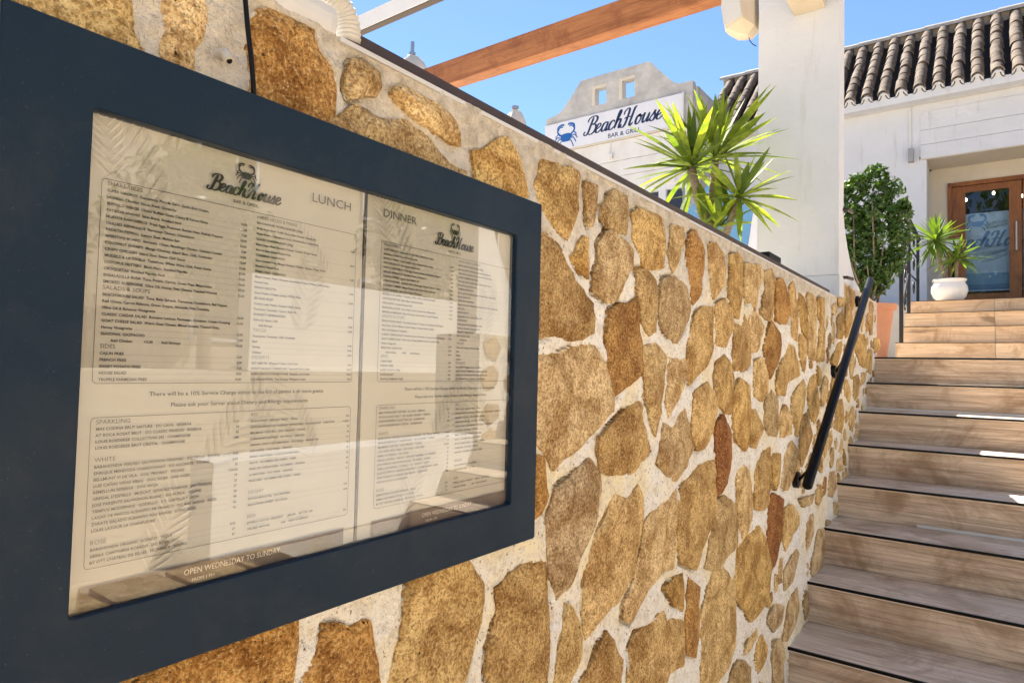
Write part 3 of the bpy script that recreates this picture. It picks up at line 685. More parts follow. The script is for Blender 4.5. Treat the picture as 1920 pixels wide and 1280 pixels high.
# gable-fronted sign building
YG = 9.60
gb = thing('gable_building', 'grey stepped gable wall with two see-through openings above a white shopfront', 'building', (-5, YG, -.1))
def gp(x, y): p = onY(x, y, YG); return (p.x, p.z)
gx0, gx1 = gp(1024, 225)[0], gp(1299, 153)[0]
sb = onY(1150, 263, YG).z; s_top = 4.365
gl_ = [(gx0, s_top-.55), (gx1, s_top-.55), (gx1, gp(1297, 151)[1]), gp(1272, 157), gp(1262, 154), gp(1240, 135), gp(1218, 115), gp(1150, 134), gp(1089, 152), gp(1072, 180), gp(1054, 207), gp(1045, 215), (gx0, gp(1024, 225)[1])]
h1 = [gp(1116, 167), gp(1136.5, 162), gp(1137, 193), gp(1117, 198)]; h2 = [gp(1167, 152), gp(1189, 147), gp(1190, 180), gp(1168, 186)]
def holed(outline, holes, y0, y1):
    vs, fs = cdt_fill(outline, holes); n = len(vs); m = MB()
    V = [(v.x, y0, v.y) for v in vs]+[(v.x, y1, v.y) for v in vs]; F = [(f[0], f[1], f[2]) for f in fs]+[(f[2]+n, f[1]+n, f[0]+n) for f in fs]
    cnt = set()
    for f in fs:
        for e in ((f[0], f[1]), (f[1], f[2]), (f[2], f[0])): cnt.add(e)
    F += [(e[1], e[0], e[0]+n, e[1]+n) for e in cnt if (e[1], e[0]) not in cnt]
    return m.add(V, F)
holed(gl_, [h1, h2], YG, YG+.13).build('gable_wall', M['grey_render'], gb)
for h in (h1, h2):
    x0 = min(p[0] for p in h); x1 = max(p[0] for p in h); z0 = min(p[1] for p in h); z1 = max(p[1] for p in h)
    MB().box(x0-.06, x0, YG-.006, YG+.02, z0, z1+.05).box(x0, x1, YG-.006, YG+.02, z1, z1+.05).build('opening_trim', M['cream'], gb)
box('side_wall', M['grey_render'], gb, gx1-.24, gx1-.001, YG+.241, YG+3.2, -.1, gp(1297, 151)[1]-.002)
box('side_wall', M['white_old'], gb, gx0+.001, gx0+.24, YG+.241, YG+3.2, -.1, gp(1024, 225)[1]-.06)
wz = onY(1235, 360, YG).z+.12
box('lower_wall', M['white_old'], gb, gx0, gx1, YG+.001, YG+.24, wz, s_top-.551)
bz = [wz, wz+.24, wz+.50, sb-.035]
for a, b in zip(bz[:-1], bz[1:]): box('cladding_board', M['white_old'], gb, gx0+.004, gx1-.26, YG-.022, YG, a+.008, b, .003)
box('sill_ledge', M['cream'], gb, gx0, gx1-.2, YG-.05, YG-.0225, sb-.03, sb-.002, .004)
# shopfront windows under the cladding
box('interior_back', M['dark_in'], gb, gx0+.3, gx1-.3, YG+2.6, YG+2.7, -.09, wz)
box('interior_ceiling', M['dark_in'], gb, gx0+.25, gx1-.25, YG+.3, YG+2.6, wz-.05, wz-.01)
nwin = 6
for k in range(nwin):
    a = gx0+.05+k*(gx1-gx0-.1)/nwin; b = gx0+.05+(k+1)*(gx1-gx0-.1)/nwin
    w = MB().box(a, a+.06, YG+.02, YG+.09, .1, wz).box(b-.06, b, YG+.02, YG+.09, .1, wz).box(a+.06, b-.06, YG+.02, YG+.09, wz-.09, wz).box(a+.06, b-.06, YG+.02, YG+.09, .1, .2)
    o = w.build('window', M['white'], gb)
    box('pane', M['doorglass'], o, a+.061, b-.061, YG+.05, YG+.056, .2, wz-.091)
box('plinth', M['white'], gb, gx0, gx1, YG, YG+.2, -.1, .1)
box('junction_box', M['white_old'], gb, gp(1146, 290)[0]-.05, gp(1146, 290)[0]+.05, YG-.06, YG-.0225, gp(1146, 296)[1]-.04, gp(1146, 296)[1]+.06, .006)
MB().tube([(gp(1146, 290)[0], YG-.03, gp(1146, 296)[1]+.06), (gp(1146, 290)[0], YG-.03, sb-.03)], .008, 6).build('conduit', M['white_old'], gb)

# ---------------------------------------------------------------- flat lettering tools
def text2d(body, size, bold=0.0):
    cu = bpy.data.curves.new('t', 'FONT'); cu.body = body; cu.size = size; cu.resolution_u = 2; cu.offset = bold
    ob = bpy.data.objects.new('t', cu); me = ob.to_mesh()
    vs = [(v.co.x, v.co.y) for v in me.vertices]; fs = [tuple(p.vertices) for p in me.polygons]
    ob.to_mesh_clear(); bpy.data.objects.remove(ob); bpy.data.curves.remove(cu)
    return vs, fs
class Print:                                       # flat print on a plane: origin, right and up directions, small lift
    def __init__(s, org, right, up, lift=.0003):
        s.o = Vector(org); s.r = Vector(right); s.u = Vector(up); s.n = s.r.cross(s.u).normalized(); s.lift = lift; s.mb = MB(); s.layer = 0
    def put(s, vs, fs, extra=0): s.mb.add([s.o+s.r*x+s.u*y+s.n*(s.lift+extra) for x, y in vs], fs)
    def text(s, body, x, y, size, width=None, bold=0., align='L', shear=0.):
        vs, fs = text2d(body, size, bold)
        if not vs: return
        x0 = min(v[0] for v in vs); x1 = max(v[0] for v in vs); k = width/(x1-x0) if width else 1
        if align == 'R': x -= (x1-x0)*k
        if align == 'C': x -= (x1-x0)*k/2
        s.put([(x+(v[0]-x0)*k+v[1]*shear, y+v[1]) for v in vs], fs)
    def rect(s, x0, y0, x1, y1, extra=0): s.put([(x0, y0), (x1, y0), (x1, y1), (x0, y1)], [(0, 1, 2, 3)], extra)
    def poly(s, pts, extra=0):
        vs, fs = cdt_fill(pts); s.put([(v.x, v.y) for v in vs], fs, extra)
    def frame(s, x0, y0, x1, y1, r, w):
        o = []; i = []
        for cx, cy, a0 in ((x1-r, y1-r, 0), (x0+r, y1-r, 90), (x0+r, y0+r, 180), (x1-r, y0+r, 270)):
            for k in range(5):
                a = R_(a0+k*22.5); o.append((cx+r*math.cos(a), cy+r*math.sin(a))); i.append((cx+(r-w)*math.cos(a), cy+(r-w)*math.sin(a)))
        n = len(o); s.put(o+i, [(k, (k+1) % n, n+(k+1) % n, n+k) for k in range(n)])
    def stroke(s, pts, thin, thick, shear=0., sub=7, ends=True):
        P = [Vector(p) for p in pts]; C = []
        for i in range(len(P)-1):
            p0 = P[max(i-1, 0)]; p1 = P[i]; p2 = P[i+1]; p3 = P[min(i+2, len(P)-1)]
            for k in range(sub):
                t = k/sub; C.append(.5*((2*p1)+(-p0+p2)*t+(2*p0-5*p1+4*p2-p3)*t*t+(-p0+3*p1-3*p2+p3)*t*t*t))
        C.append(P[-1]); C = [Vector((c.x+c.y*shear, c.y)) for c in C]; n = len(C); L = []; Rr = []
        for i, c in enumerate(C):
            t = (C[min(i+1, n-1)]-C[max(i-1, 0)]); t = t.normalized() if t.length else Vector((1, 0))
            w = thin+(thick-thin)*max(0, abs(t.y)*.9-.1 if t.y < 0 else abs(t.y)*.35)
            e = min(i, n-1-i)/3; w *= min(1, .35+.65*e) if ends else 1
            q = Vector((-t.y, t.x))*w/2; L.append(c+q); Rr.append(c-q)
        s.layer += 1
        s.put([(p.x, p.y) for p in L+Rr], [(i, i+1, n+i+1, n+i) for i in range(n-1)], s.layer*2e-5)
    def build(s, name, mat, parent): return s.mb.build(name, mat, parent)
GLY = {
 'B': (.62, [[(.30,.96),(.24,.6),(.17,.12),(.06,-.02),(-.08,.02),(-.10,.14),(-.02,.2)],[(-.02,.70),(.02,.90),(.22,1.0),(.46,.98),(.58,.84),(.5,.62),(.26,.53)],[(.26,.53),(.5,.52),(.62,.36),(.56,.1),(.36,-.02),(.2,.04)]]),
 'e': (.40, [[(.02,.18),(.18,.26),(.30,.38),(.24,.50),(.12,.46),(.04,.26),(.08,.06),(.2,.0),(.32,.08),(.42,.22)]]),
 'a': (.46, [[(.34,.42),(.24,.50),(.10,.42),(.03,.2),(.09,.02),(.2,.03),(.3,.2),(.36,.46)],[(.37,.50),(.33,.22),(.33,.03),(.42,.02),(.50,.18)]]),
 'c': (.38, [[(.32,.38),(.26,.50),(.12,.45),(.04,.24),(.08,.04),(.2,.0),(.32,.08),(.42,.2)]]),
 'h': (.52, [[(.0,.16),(.14,.5),(.24,.86),(.2,1.0),(.12,.9),(.08,.5),(.05,.0)],[(.06,.15),(.16,.42),(.27,.50),(.33,.40),(.30,.12),(.36,.0),(.48,.16)]]),
 'H': (.76, [[(-.06,.66),(-.04,.86),(.1,.98),(.22,.92),(.22,.6),(.16,.15),(.04,-.02),(-.10,.04),(-.08,.18)],[(.02,.44),(.2,.52),(.42,.5),(.54,.56)],[(.66,1.02),(.54,.92),(.48,.5),(.44,.1),(.52,.0),(.64,.16)]]),
 'o': (.42, [[(.24,.50),(.10,.42),(.04,.18),(.12,.0),(.26,.06),(.33,.30),(.24,.50),(.20,.42),(.32,.38),(.44,.44)]]),
 'u': (.47, [[(.04,.46),(.08,.5),(.05,.2),(.10,.01),(.22,.06),(.32,.28),(.37,.50)],[(.38,.50),(.34,.2),(.36,.02),(.46,.06),(.51,.2)]]),
 's': (.36, [[(.0,.14),(.14,.36),(.22,.54),(.22,.42),(.30,.22),(.24,.02),(.10,.0),(.04,.1)]]),
}
def script(p, word, x, y, size, thick=.15, thin=.05, shear=.32):
    w = sum(GLY[c][0] for c in word); k = size/w; o = 0
    for c in word:
        adv, strokes = GLY[c]
        for st_ in strokes:
            p.stroke([(x+k*(o+q[0])/1, y+k*q[1]) for q in st_], thin*k, thick*k, 0) if shear == 0 else p.stroke([(x+k*(o+q[0]+q[1]*shear), y+k*q[1]) for q in st_], thin*k, thick*k, 0)
        o += adv
    return k
def crab(p, cx, cy, w):
    k = w
    p.poly([(cx+k*a, cy+k*b) for a, b in ((-.22,.02),(-.20,.11),(-.08,.14),(.08,.14),(.20,.11),(.25,.04),(.20,-.06),(.12,-.14),(-.10,-.14),(-.19,-.07))])
    def S(pts, t): p.stroke([(cx+k*a, cy+k*b) for a, b in pts], t*k*.8, t*k, 0)
    for s in (-1, 1):
        S([(s*.17,.08),(s*.29,.16),(s*.33,.27),(s*.25,.37)], .075); S([(s*.33,.27),(s*.30,.40),(s*.16,.45),(s*.07,.43)], .085)
        S([(s*.25,.37),(s*.18,.38),(s*.12,.36)], .05)
        for a, b in (((.22,.07),(.38,.12)), ((.22,.0),(.42,.0)), ((.19,-.05),(.37,-.12)), ((.13,-.11),(.28,-.26))):
            S([(s*a[0], a[1]), (s*(a[0]+b[0])/2, (a[1]+b[1])/2+.05), (s*b[0], b[1]-.03), (s*(b[0]+.03), b[1]-.10)], .042)

# sign on the gable
sg = thing('shop_sign', 'long white sign with blue crab and navy script lettering on the gable', 'sign', (-5, YG-.03, sb))
box('panel', M['sign_white'], sg, gx0+.01, gp(1281, 173)[0], YG-.045, YG-.003, sb, s_top-.01, .004)
box('frame_edge', M['grey_plastic'], sg, gp(1281, 173)[0]+.001, gp(1281, 173)[0]+.03, YG-.055, YG-.003, sb-.005, s_top-.005)
sh = s_top-sb
cp = onY(1061, 258, YG-.047)
P = Print((0, YG-.046, 0), (1, 0, 0), (0, 0, 1), .0008); crab(P, cp.x, cp.z, .52); P.build('crab_emblem', M['crab_blue'], sg)
a = onY(1095, 252, YG-.047); b = onY(1250, 205, YG-.047)
P = Print((0, YG-.046, 0), (1, 0, 0), (0, 0, 1), .0008)
script(P, 'BeachHouse', a.x+.02, (a.z+b.z)/2-.075, b.x-a.x-.10, .165, .06, .30)
a = onY(1140, 257, YG-.047); P.text('BAR & GRILL', a.x, a.z-.02, .105, .60, .001); P.build('lettering', M['navy'], sg)

# ---------------------------------------------------------------- menu case
FXF = -.610; cy0, cy1, cz0, cz1 = .153, .898, -.283, .275
iy0, iy1, iz0, iz1 = .2195, .8300, -.2170, .2108
mc = thing('menu_case', 'anthracite framed glass menu case mounted on the stone wall', 'menu case', (WX, .52, -.283))
def fr(x0, x1):
    m = MB(); m.box(x0, x1, cy0, iy0, cz0, cz1).box(x0, x1, iy1, cy1, cz0, cz1).box(x0, x1, iy0, iy1, iz1, cz1).box(x0, x1, iy0, iy1, cz0, iz0); return m
# one-piece mitre-less front frame with rounded edges
def frame_mesh():
    V = []; F = []
    r = .006; N = 4
    def ring(y0, y1, z0, z1, x, rad):
        k = len(V)
        for cy, cz, a0 in ((y1-rad, z1-rad, 0), (y0+rad, z1-rad, 90), (y0+rad, z0+rad, 180), (y1-rad, z0+rad, 270)):
            for q in range(N+1): a = R_(a0+q*90/N); V.append((x, cy+rad*math.cos(a), cz+rad*math.sin(a)))
        return k
    n = 4*(N+1); b = .0012
    rings = [ring(cy0, cy1, cz0, cz1, -.638, .003), ring(cy0, cy1, cz0, cz1, FXF-b, .003), ring(cy0+b, cy1-b, cz0+b, cz1-b, FXF, .003),
             ring(iy0-b, iy1+b, iz0-b, iz1+b, FXF, .006), ring(iy0, iy1, iz0, iz1, FXF-b, .005), ring(iy0, iy1, iz0, iz1, -.638, .005)]
    for a, c in zip(rings[:-1], rings[1:]):
        F.extend((a+q, a+(q+1) % n, c+(q+1) % n, c+q) for q in range(n))
    return MB().add(V, F)
frm = frame_mesh().build('frame', M['case'], mc)
box('back_panel', M['case'], mc, -.655, -.6385, cy0+.002, cy1-.002, cz0+.002, cz1-.002)
for z in (cz0+.03, cz1-.03):
    for y in (cy0+.03, cy1-.03): MB().tube([(-.70, y, z), (-.656, y, z)], .008, 8).build('wall_fixing', M['black'], mc)
box('glass_pane', M['glass'], mc, -.6185, -.6155, iy0-.004, iy1+.004, iz0-.004, iz1+.004)
# sheets: x mm from the left of the opening, y mm from its top
SXP = -.624; SY0, SZ0 = .2245, .2145
def sheet(name, x0, x1, label):
    t = thing(name, label, 'menu', (SXP, SY0+x0/1000, SZ0-.436))
    n = 24; m = MB(); vs = []
    for i in range(n+1):
        for j in range(n+1):
            y = SY0+(x0+(x1-x0)*i/n)/1000; z = SZ0+.006-.448*j/n
            vs.append((SXP-.0007+.0005*math.sin(i*.9+j*.4)*math.sin(j*.5), y, z))
    m.add(vs, [(i*(n+1)+j, (i+1)*(n+1)+j, (i+1)*(n+1)+j+1, i*(n+1)+j+1) for i in range(n) for j in range(n)]); m.build('paper', M['paper'], t, smooth=True)
    return t
LUNCH1 = [('SHAREABLES', '', 1), ('SUPER NACHOS  Guacamole, Pico de Gallo, Garlic Sour Cream,', '', 0), ('Jalapeños, Cheddar Sauce, Fresh Coriander', '14,00', 0), ('BUFFALO WINGS  Classic Buffalo Glaze, Celery & Carrot Sticks', '13,00', 0), ('PATATAS BRAVAS  Salsa Brava, Smoked Aioli', '7,00', 0), ('HUEVOS RANCHEROS  Fried Eggs, Potatoes, Iberian Ham, Padrón Peppers', '13,00', 0), ('GRILLED ASPARAGUS  Parmesan Cheese, Chimichurri', '10,00', 0), ('PADRÓN PEPPERS  Lemon Zest, Maldon Salt', '7,00', 0), ('APERITIVO BOARD  Almonds, Olives, Manchego Cheese, Ciabatta Crostini', '14,00', 0), ('COCONUT SHRIMPS  Mango Chutney, Island Slaw, Chili, Coriander', '12,00', 0), ('CRISPY CHICKEN  Island Slaw, Sweet Chili Sauce', '13,00', 0), ('MUSSELS A LA DIABLA  Tomatoes, White Wine, Chili, Fresh Herbs', '21,00', 0), ('OCTOPUS FRITTERS  Black Mayo, Smoked Paprika', '15,00', 0), ('CROQUETAS  Smoked Paprika Aioli', '14,00', 0), ('ENSALADILLA RUSA  Tuna, Potato, Carrot, Green Peas, Mayonnaise', '10,00', 0), ('SMOKED AUBERGINE  Olive Oil, Honey, Feta Cheese, Toasted Walnuts', '12,00', 0), ('SALADS & SOUPS', '', 1), ('BEACH HOUSE SALAD  Tuna, Baby Spinach, Tomatoes, Cucumbers, Bell Pepper,', '', 0), ('Red Onion, Carrot Ribbons, Green Grapes, Avocado, Feta Crumble,', '', 0), ('Olive Oil & Balsamic Vinaigrette', '16,00', 0), ('CLASSIC CAESAR SALAD  Romaine Lettuce, Parmesan, Croutons, Caesar Dressing', '16,00', 0), ('GOAT CHEESE SALAD  Warm Goat Cheese, Mixed Greens, Toasted Nuts,', '', 0), ('Honey Vinaigrette', '15,00', 0), ('SEASONAL GAZPACHO', '12,00', 0), ('         Add Chicken          +3,00        Add Shrimps', '+5,00', 0), ('SIDES', '', 1), ('CAJUN FRIES', '6,00', 0), ('FRENCH FRIES', '6,00', 0), ('SWEET POTATO FRIES', '7,00', 0), ('HOUSE SALAD', '8,00', 0), ('TRUFFLE PARMESAN FRIES', '10,00', 0)]
LUNCH2 = [('HAND HELDS & MAINS', '', 1), ('BEACH HOUSE TRUFFLE BURGER (200g)', '', 0), ('Black Angus Beef, Truffle Sauce, Blue Cheese, Pepper Jam,', '', 0), ('Pickle Relish, Caramelised Onion, Brioche Bun, French Fries', '19,00', 0), ('CLASSIC CHEESEBURGER (200g)', '', 0), ('Black Angus Beef, Cheddar Cheese, Tomato, Burger Sauce,', '', 0), ('Brioche Bun, Sweet Potato Fries', '18,00', 0), ('CARIBBEAN SANDWICH', '', 0), ('Slow-Cooked Pork, Mango Chutney, Cheddar Cheese, Potato Rösti,', '', 0), ('Mustard, French Fries', '15,00', 0), ('PRIME STEAK SANDWICH', '', 0), ('Mixed Greens, Pedro Ximenez Caramelised Onion, Pickles, Ciabatta Bun,', '', 0), ('French Fries', '19,00', 0), ('PRAWN RISOTTO', '', 0), ('Grana Padano Cheese, Lemon, White Wine', '22,00', 0), ('SEA BASS FILLET', '', 0), ('Creamy Leek, Potato, Roasted Garlic, Sauce', '', 0), ('Tomatoes, Cucumber, Capers, Basil Oil', '24,00', 0), ('SPAGHETTI PEPERONCINO', '', 0), ('Olive Oil, Garlic, Chili', '14,00', 0), ('       Add Shrimps', '+5,00', 0), ('TACOS', '', 1), ('Guacamole, Tomatoes, Chili, Coriander', '', 0), ('Beef', '14,00', 0), ('Shrimp', '15,00', 0), ('Chicken', '13,00', 0), ('DESSERTS', '', 1), ('KEY LIME PIE  Whipped Cream, Lime Zest', '8,00', 0), ('BURNT BASQUE CHEESECAKE  Seasonal Fruit Coulis', '10,00', 0), ('DARK CHOCOLATE BROWNIE  Pistachio, Ice Cream', '10,00', 0), ('ICE CREAM BOWL  Two Scoops, Whipped Cream', '6,00', 0)]
WINE1 = [('SPARKLING', '', 1), ('MAS CODINA BRUT NATURE · DO CAVA · RESERVA', '5/25', 0), ('AT ROCA ROSAT BRUT · DO CLASSIC PENEDES · RESERVA', '34', 0), ('LOUIS ROEDERER COLLECTION 242 · CHAMPAGNE', '85', 0), ('LOUIS ROEDERER BRUT CRISTAL · CHAMPAGNE', '385', 0), ('', '', 0), ('WHITE', '', 1), ('BARAHONDA VERDEJO SAUVIGNON ORGANIC · DO YECLA · YOUNG', '5/23', 0), ('ENRIQUE MENDOZA CHARDONNAY · DO ALICANTE · YOUNG', '6/25', 0), ('BELLMUNT VI DE VILA · DOC PRIORAT · YOUNG', '32', 0), ('LUIS CAÑAS VIÑAS VIEJAS · DOC RIOJA · OAK AGED', '7,50/30', 0), ('REMELLURI RESERVA · DOC RIOJA', '39', 0), ("GREGAL D'ESPIELLS · MUSCAT, GEWÜRZTRAMINER · DO PENEDÈS", '25', 0), ('JOSE PARIENTE SAUVIGNON BLANC · DO RUEDA · YOUNG', '27', 0), ('TIEMPOS MODERNOS · GODELLO · V.T. CASTILLA Y LEÓN', '28', 0), ('LAGAR DE PINTOS ALBARIÑO PIE FRANCO · DO RIAS BAIXAS · AGED', '48', 0), ('ZARATE BALADO ALBARIÑO RIAS BAIXAS · LONG AGED', '62', 0), ('LOUIS LATOUR LA CHANFLEURE', '42', 0), ('', '', 0), ('ROSÉ', '', 1), ('BARAHONDA ORGANIC ROSADO · YECLA', '5/23', 0), ('SIERRA CANTABRIA ROSADO · DO RIOJA', '27', 0), ('BY OTT CHATEAU DE SELLES · PROVENCE · YOUNG', '47', 0)]
WINE2 = [('RED', '', 1), ('BARAHONDA ORGANIC TINTO · YECLA', '5/23', 0), ('ENRIQUE MENDOZA CABERNET MONASTRELL · DO ALICANTE · 12 MONTHS', '6,50/27', 0), ('BELLMUNT VI DE VILA · DOC PRIORAT · YOUNG', '32', 0), ('SUMMUM MONASTRELL · DO YECLA · CRIANZA', '28', 0), ('AMAREN CRISTO DE SAMANIEGO · DOC RIOJA · GRAND CRU', '110', 0), ('LUIS CAÑAS · DOC RIOJA · CRIANZA', '32', 0), ('SIERRA CANTABRIA COLECCION PRIVADA', '65', 0), ('AALTO · DO RIBERA DEL DUERO · AGED', '75', 0), ('PAGO DE CARRAOVEJAS · DO RIBERA · CRIANZA', '68', 0), ('LA MONTESA · DOC RIOJA · CRIANZA', '30', 0), ('PRADOREY · DO RIBERA DEL DUERO · ROBLE', '27', 0), ('', '', 0), ('DESSERT', '', 1), ('OCHOA MOSCATEL · DO NAVARRA', '5/25', 0), ('BARAHONDA SWEET · DO YECLA', '6/28', 0), ('', '', 0), ('BEER', '', 1), ('ESTRELLA GALICIA  DRAUGHT     1,80/3,50     BOTTLE  3,50', '', 0), ('1906 RED VINTAGE                4,00     NON ALCOHOLIC', '3,50', 0)]
def leafprint(p, cx, cy, L, ang, n=9, wid=.30):
    ca, sa = math.cos(ang), math.sin(ang)
    def T(u, v): return (cx+u*ca-v*sa, cy+u*sa+v*ca)
    p.layer += 1
    for k in range(1, n+1):
        u = L*k/(n+1); ll = L*wid*(1-.5*abs(k/(n+1)-.45))
        for s in (-1, 1):
            p.poly([T(u, 0), T(u+ll*.55, s*ll*.62), T(u+ll*.85, s*ll*.8), T(u+ll*.35, s*ll*.28)], (p.layer*2+(s > 0))*1e-5)
def block(p, gp_, lines, x, xr, y0, y1, size):
    n = len(lines); dy = (y1-y0)/(n-1)
    for i, (t, pr, hd) in enumerate(lines):
        y = -(y0+i*dy)
        if hd: gp_.text(t, x, y, 5.0*size/3.3)
        elif t.strip():
            ind = len(t)-len(t.lstrip()); cap = t.strip().split('  ')[0].isupper()
            vs, fs = text2d(t.strip(), size, .085); w = max(v[0] for v in vs)
            lim = xr-x-12-ind; k = min(1, lim/w)
            p.put([(x+ind*.9+v[0]*k, y+v[1]) for v in vs], fs)
            if pr:
                q = x+ind+w*k+2
                while q < xr-9: gp_.rect(q, y, q+.45, y+.4); q += 1.6
        if pr: p.text(pr, xr, y, size*.95, None, .07, 'R')
def menu(name, x0, x1, off, title, tx, logox, label, s):
    t = sheet(name, x0, x1, label); org = (SXP, SY0+off/1000, SZ0)
    mm = .001; pr = lambda lift: Print(org, (0, mm, 0), (0, 0, mm), lift)
    lp = pr(.0007)
    for a in ((60, -120, 120, 1.9), (215, -190, 90, 1.4), (110, -330, 110, .9), (240, -330, 80, 2.0), (165, -205, 95, -1.2)): leafprint(lp, *a)
    lp.build('leaf_print', M['leafprint'], t)
    lp = pr(.0011)
    for a in ((18, -64, 72, 1.75), (255, -120, 70, 2.3), (60, -420, 90, 1.2)): leafprint(lp, *a)
    lp.build('pale_leaf_print', M['leafprint2'], t)
    p = pr(.0016); g = pr(.0016)
    g.text(title, tx, -31.5 if title == 'LUNCH' else -27, 14.6, 55 if title == 'LUNCH' else 59)
    for (a, b, c, d) in ((8, -238, 290, -58.4), (8.5, -397, 290, -267)): g.frame(a, b, c, d, 4, .55)
    crab(p, logox+40, -23, 26); script(p, 'BeachHouse', logox, -45.5, 80, .205, .075, .30); p.text('BAR & GRILL', logox+27, -53.3, 4.6, 27, .03)
    block(p, g, LUNCH1, 13, 146, 63.8, 235.5, 3.45); block(p, g, LUNCH2, 157, 288, 64.5, 235.5, 3.2)
    p.text('There will be a 10% Service Charge added to the bill of parties 6 or more guests', 56, -249.5, 5.4, 193, .03)
    p.text('Please ask your Server about Dietary and Allergy requirements', 76, -260, 5.4, 152, .03)
    block(p, g, WINE1, 13, 146, 273, 393, 3.6); block(p, g, WINE2, 159, 288, 273, 391, 3.1)
    p.build('printed_text', M['ink'], t); g.build('printed_headings', M['ink_grey'], t)
    bp = pr(.0016); bp.rect(6, -432, 285, -411.5); bp.build('printed_band', M['band'], t)
    wp = pr(.0022); wp.text('OPEN WEDNESDAY TO SUNDAY', 95, -422, 8.2, 104); wp.text('FROM 1PM · KITCHEN UNTIL 10PM' if False else 'FROM 1 PM', 103, -429.3, 4.6, None); wp.build('printed_opening_days', M['ink_white'], t)
    return t
menu('menu_sheet', -6, 302, 0, 'LUNCH', 225, 103, 'cream LUNCH menu sheet behind glass, left half of the menu case', 1)
menu('menu_sheet', 307, 626, 322, 'DINNER', 10.5, 108, 'cream DINNER menu sheet behind glass, right half of the menu case', 1)
ds = thing('sheet_divider', 'thin dark strip between the two menu sheets inside the case', 'divider', (SXP, SY0+.3045, SZ0-.43))
box('strip', M['ink_grey'], ds, SXP-.004, SXP+.001, SY0+.3028, SY0+.3062, SZ0-.434, SZ0+.002)

# ---------------------------------------------------------------- on and along the wall
sr = thing('wall_top_rail', 'dark brown steel rail lying along the top of the stone wall', 'rail', (WX, 2.1, WTOP))
ry0 = onX(668, 73, WX).y
MB().box(WX-.075, WX-.022, ry0, COLY0-.07, WTOP+.0005, WTOP+.026).build('bar', M['brown_metal'], sr, bevel=.002)
box('plaster_bed', M['white_old'], sr, WX-.085, WX-.006, ry0-.02, COLY0-.01, WTOP-.006, WTOP+.0003)
pc = thing('plaster_curb', 'white plaster curb on the wall top beneath the corrugated hose', 'curb', (WX-.05, .2, WTOP))
MB().box(WX-.22, WX-.004, WY0, ry0-.021, WTOP-.004, WTOP+.035).build('curb', M['white_old'], pc, bevel=.014)
hs = thing('corrugated_hose', 'white corrugated flexible hose bending down at the end of the brown rail', 'hose', (WX-.05, .4, WTOP+.03))
hp = [onX(x, y, WX-.03) for x, y in ((500, -75), (545, -52), (590, -30), (622, -6), (643, 22), (652, 50), (653, 80))]
hp = [Vector((WX-.03, p.y, p.z)) for p in hp]; fine = []
for i in range(len(hp)-1):
    p0, p1, p2, p3 = hp[max(i-1, 0)], hp[i], hp[i+1], hp[min(i+2, len(hp)-1)]
    for k in range(34): t = k/34; fine.append(.5*((2*p1)+(-p0+p2)*t+(2*p0-5*p1+4*p2-p3)*t*t+(-p0+3*p1-3*p2+p3)*t*t*t))
fine.append(hp[-1]); arc = [0]
for p, q in zip(fine[:-1], fine[1:]): arc.append(arc[-1]+(q-p).length)
MB().tube(fine, [.0158+.0009*math.sin(2*math.pi*a/.0062) for a in arc], 24).build('hose', M['plastic'], hs, smooth=True)
cb = thing('black_cable', 'thin black cable hanging down the wall to the menu case', 'cable', (WX, .34, .3))
cpth = [onX(x, y, WX+.008) for x, y in ((450, -60), (459, 0), (463, 50), (470, 110), (474, 160), (475, 190))]
MB().tube([(WX+.009, p.y, p.z) for p in cpth], .0028, 8).build('cable', M['black'], cb, smooth=True)
cs = thing('conduit_stub', 'short white plastic conduit end sticking out of the mortar', 'conduit', onX(418, 100, WX))
p = onX(416, 96, WX); q = p+Vector((.010, .003, -.012))
MB().tube([p-Vector((.015, 0, 0)), p+Vector((.004, .001, -.003)), q], .0054, 14).build('pipe', M['plastic'], cs, smooth='auto')
MB().tube([q-Vector((.004, 0, -.003)), q+Vector((.0006, .0001, -.0005))], .0030, 10).build('bore', M['black'], cs)
bx = thing('black_box', 'small black box on the wall top in front of the white column', 'box', (WX-.06, 3.3, WTOP))
p0 = onX(1452, 500, WX-.03)
MB().box(WX-.12, WX-.03, p0.y-.07, p0.y+.10, WTOP+.0005, WTOP+.055).build('housing', M['black'], bx, bevel=.004)

# handrail on the wall
hr = thing('handrail', 'black round handrail fixed along the stone wall beside the steps', 'handrail', (-.58, 2.75, -.45))
ha, hb = onX(1513, 912, -.575), onX(1632, 524, -.575)
MB().tube([ha, ha.lerp(hb, .003), ha.lerp(hb, .5), hb.lerp(ha, .003), hb], [.015, .0195, .0195, .0195, .015], 24).build('bar', M['black'], hr, smooth='auto')
for x, y in ((1494, 899), (1564, 697), (1608, 565)):
    w = onX(x, y, WX); w.x = WX
    br = MB().tube([w+Vector((-.012, 0, 0)), w+Vector((.008, 0, 0)), w+Vector((.010, 0, 0))], [.034, .034, .028], 20).build('bracket', M['black'], hr, smooth='auto')
    tt = (w-ha).dot(hb-ha)/(hb-ha).length_squared; c = ha.lerp(hb, tt)
    MB().tube([w+Vector((.008, 0, 0)), w.lerp(c, .6)+Vector((0, 0, -.006)), c+Vector((-.004, 0, -.015))], .006, 8).build('arm', M['black'], br, smooth='auto')

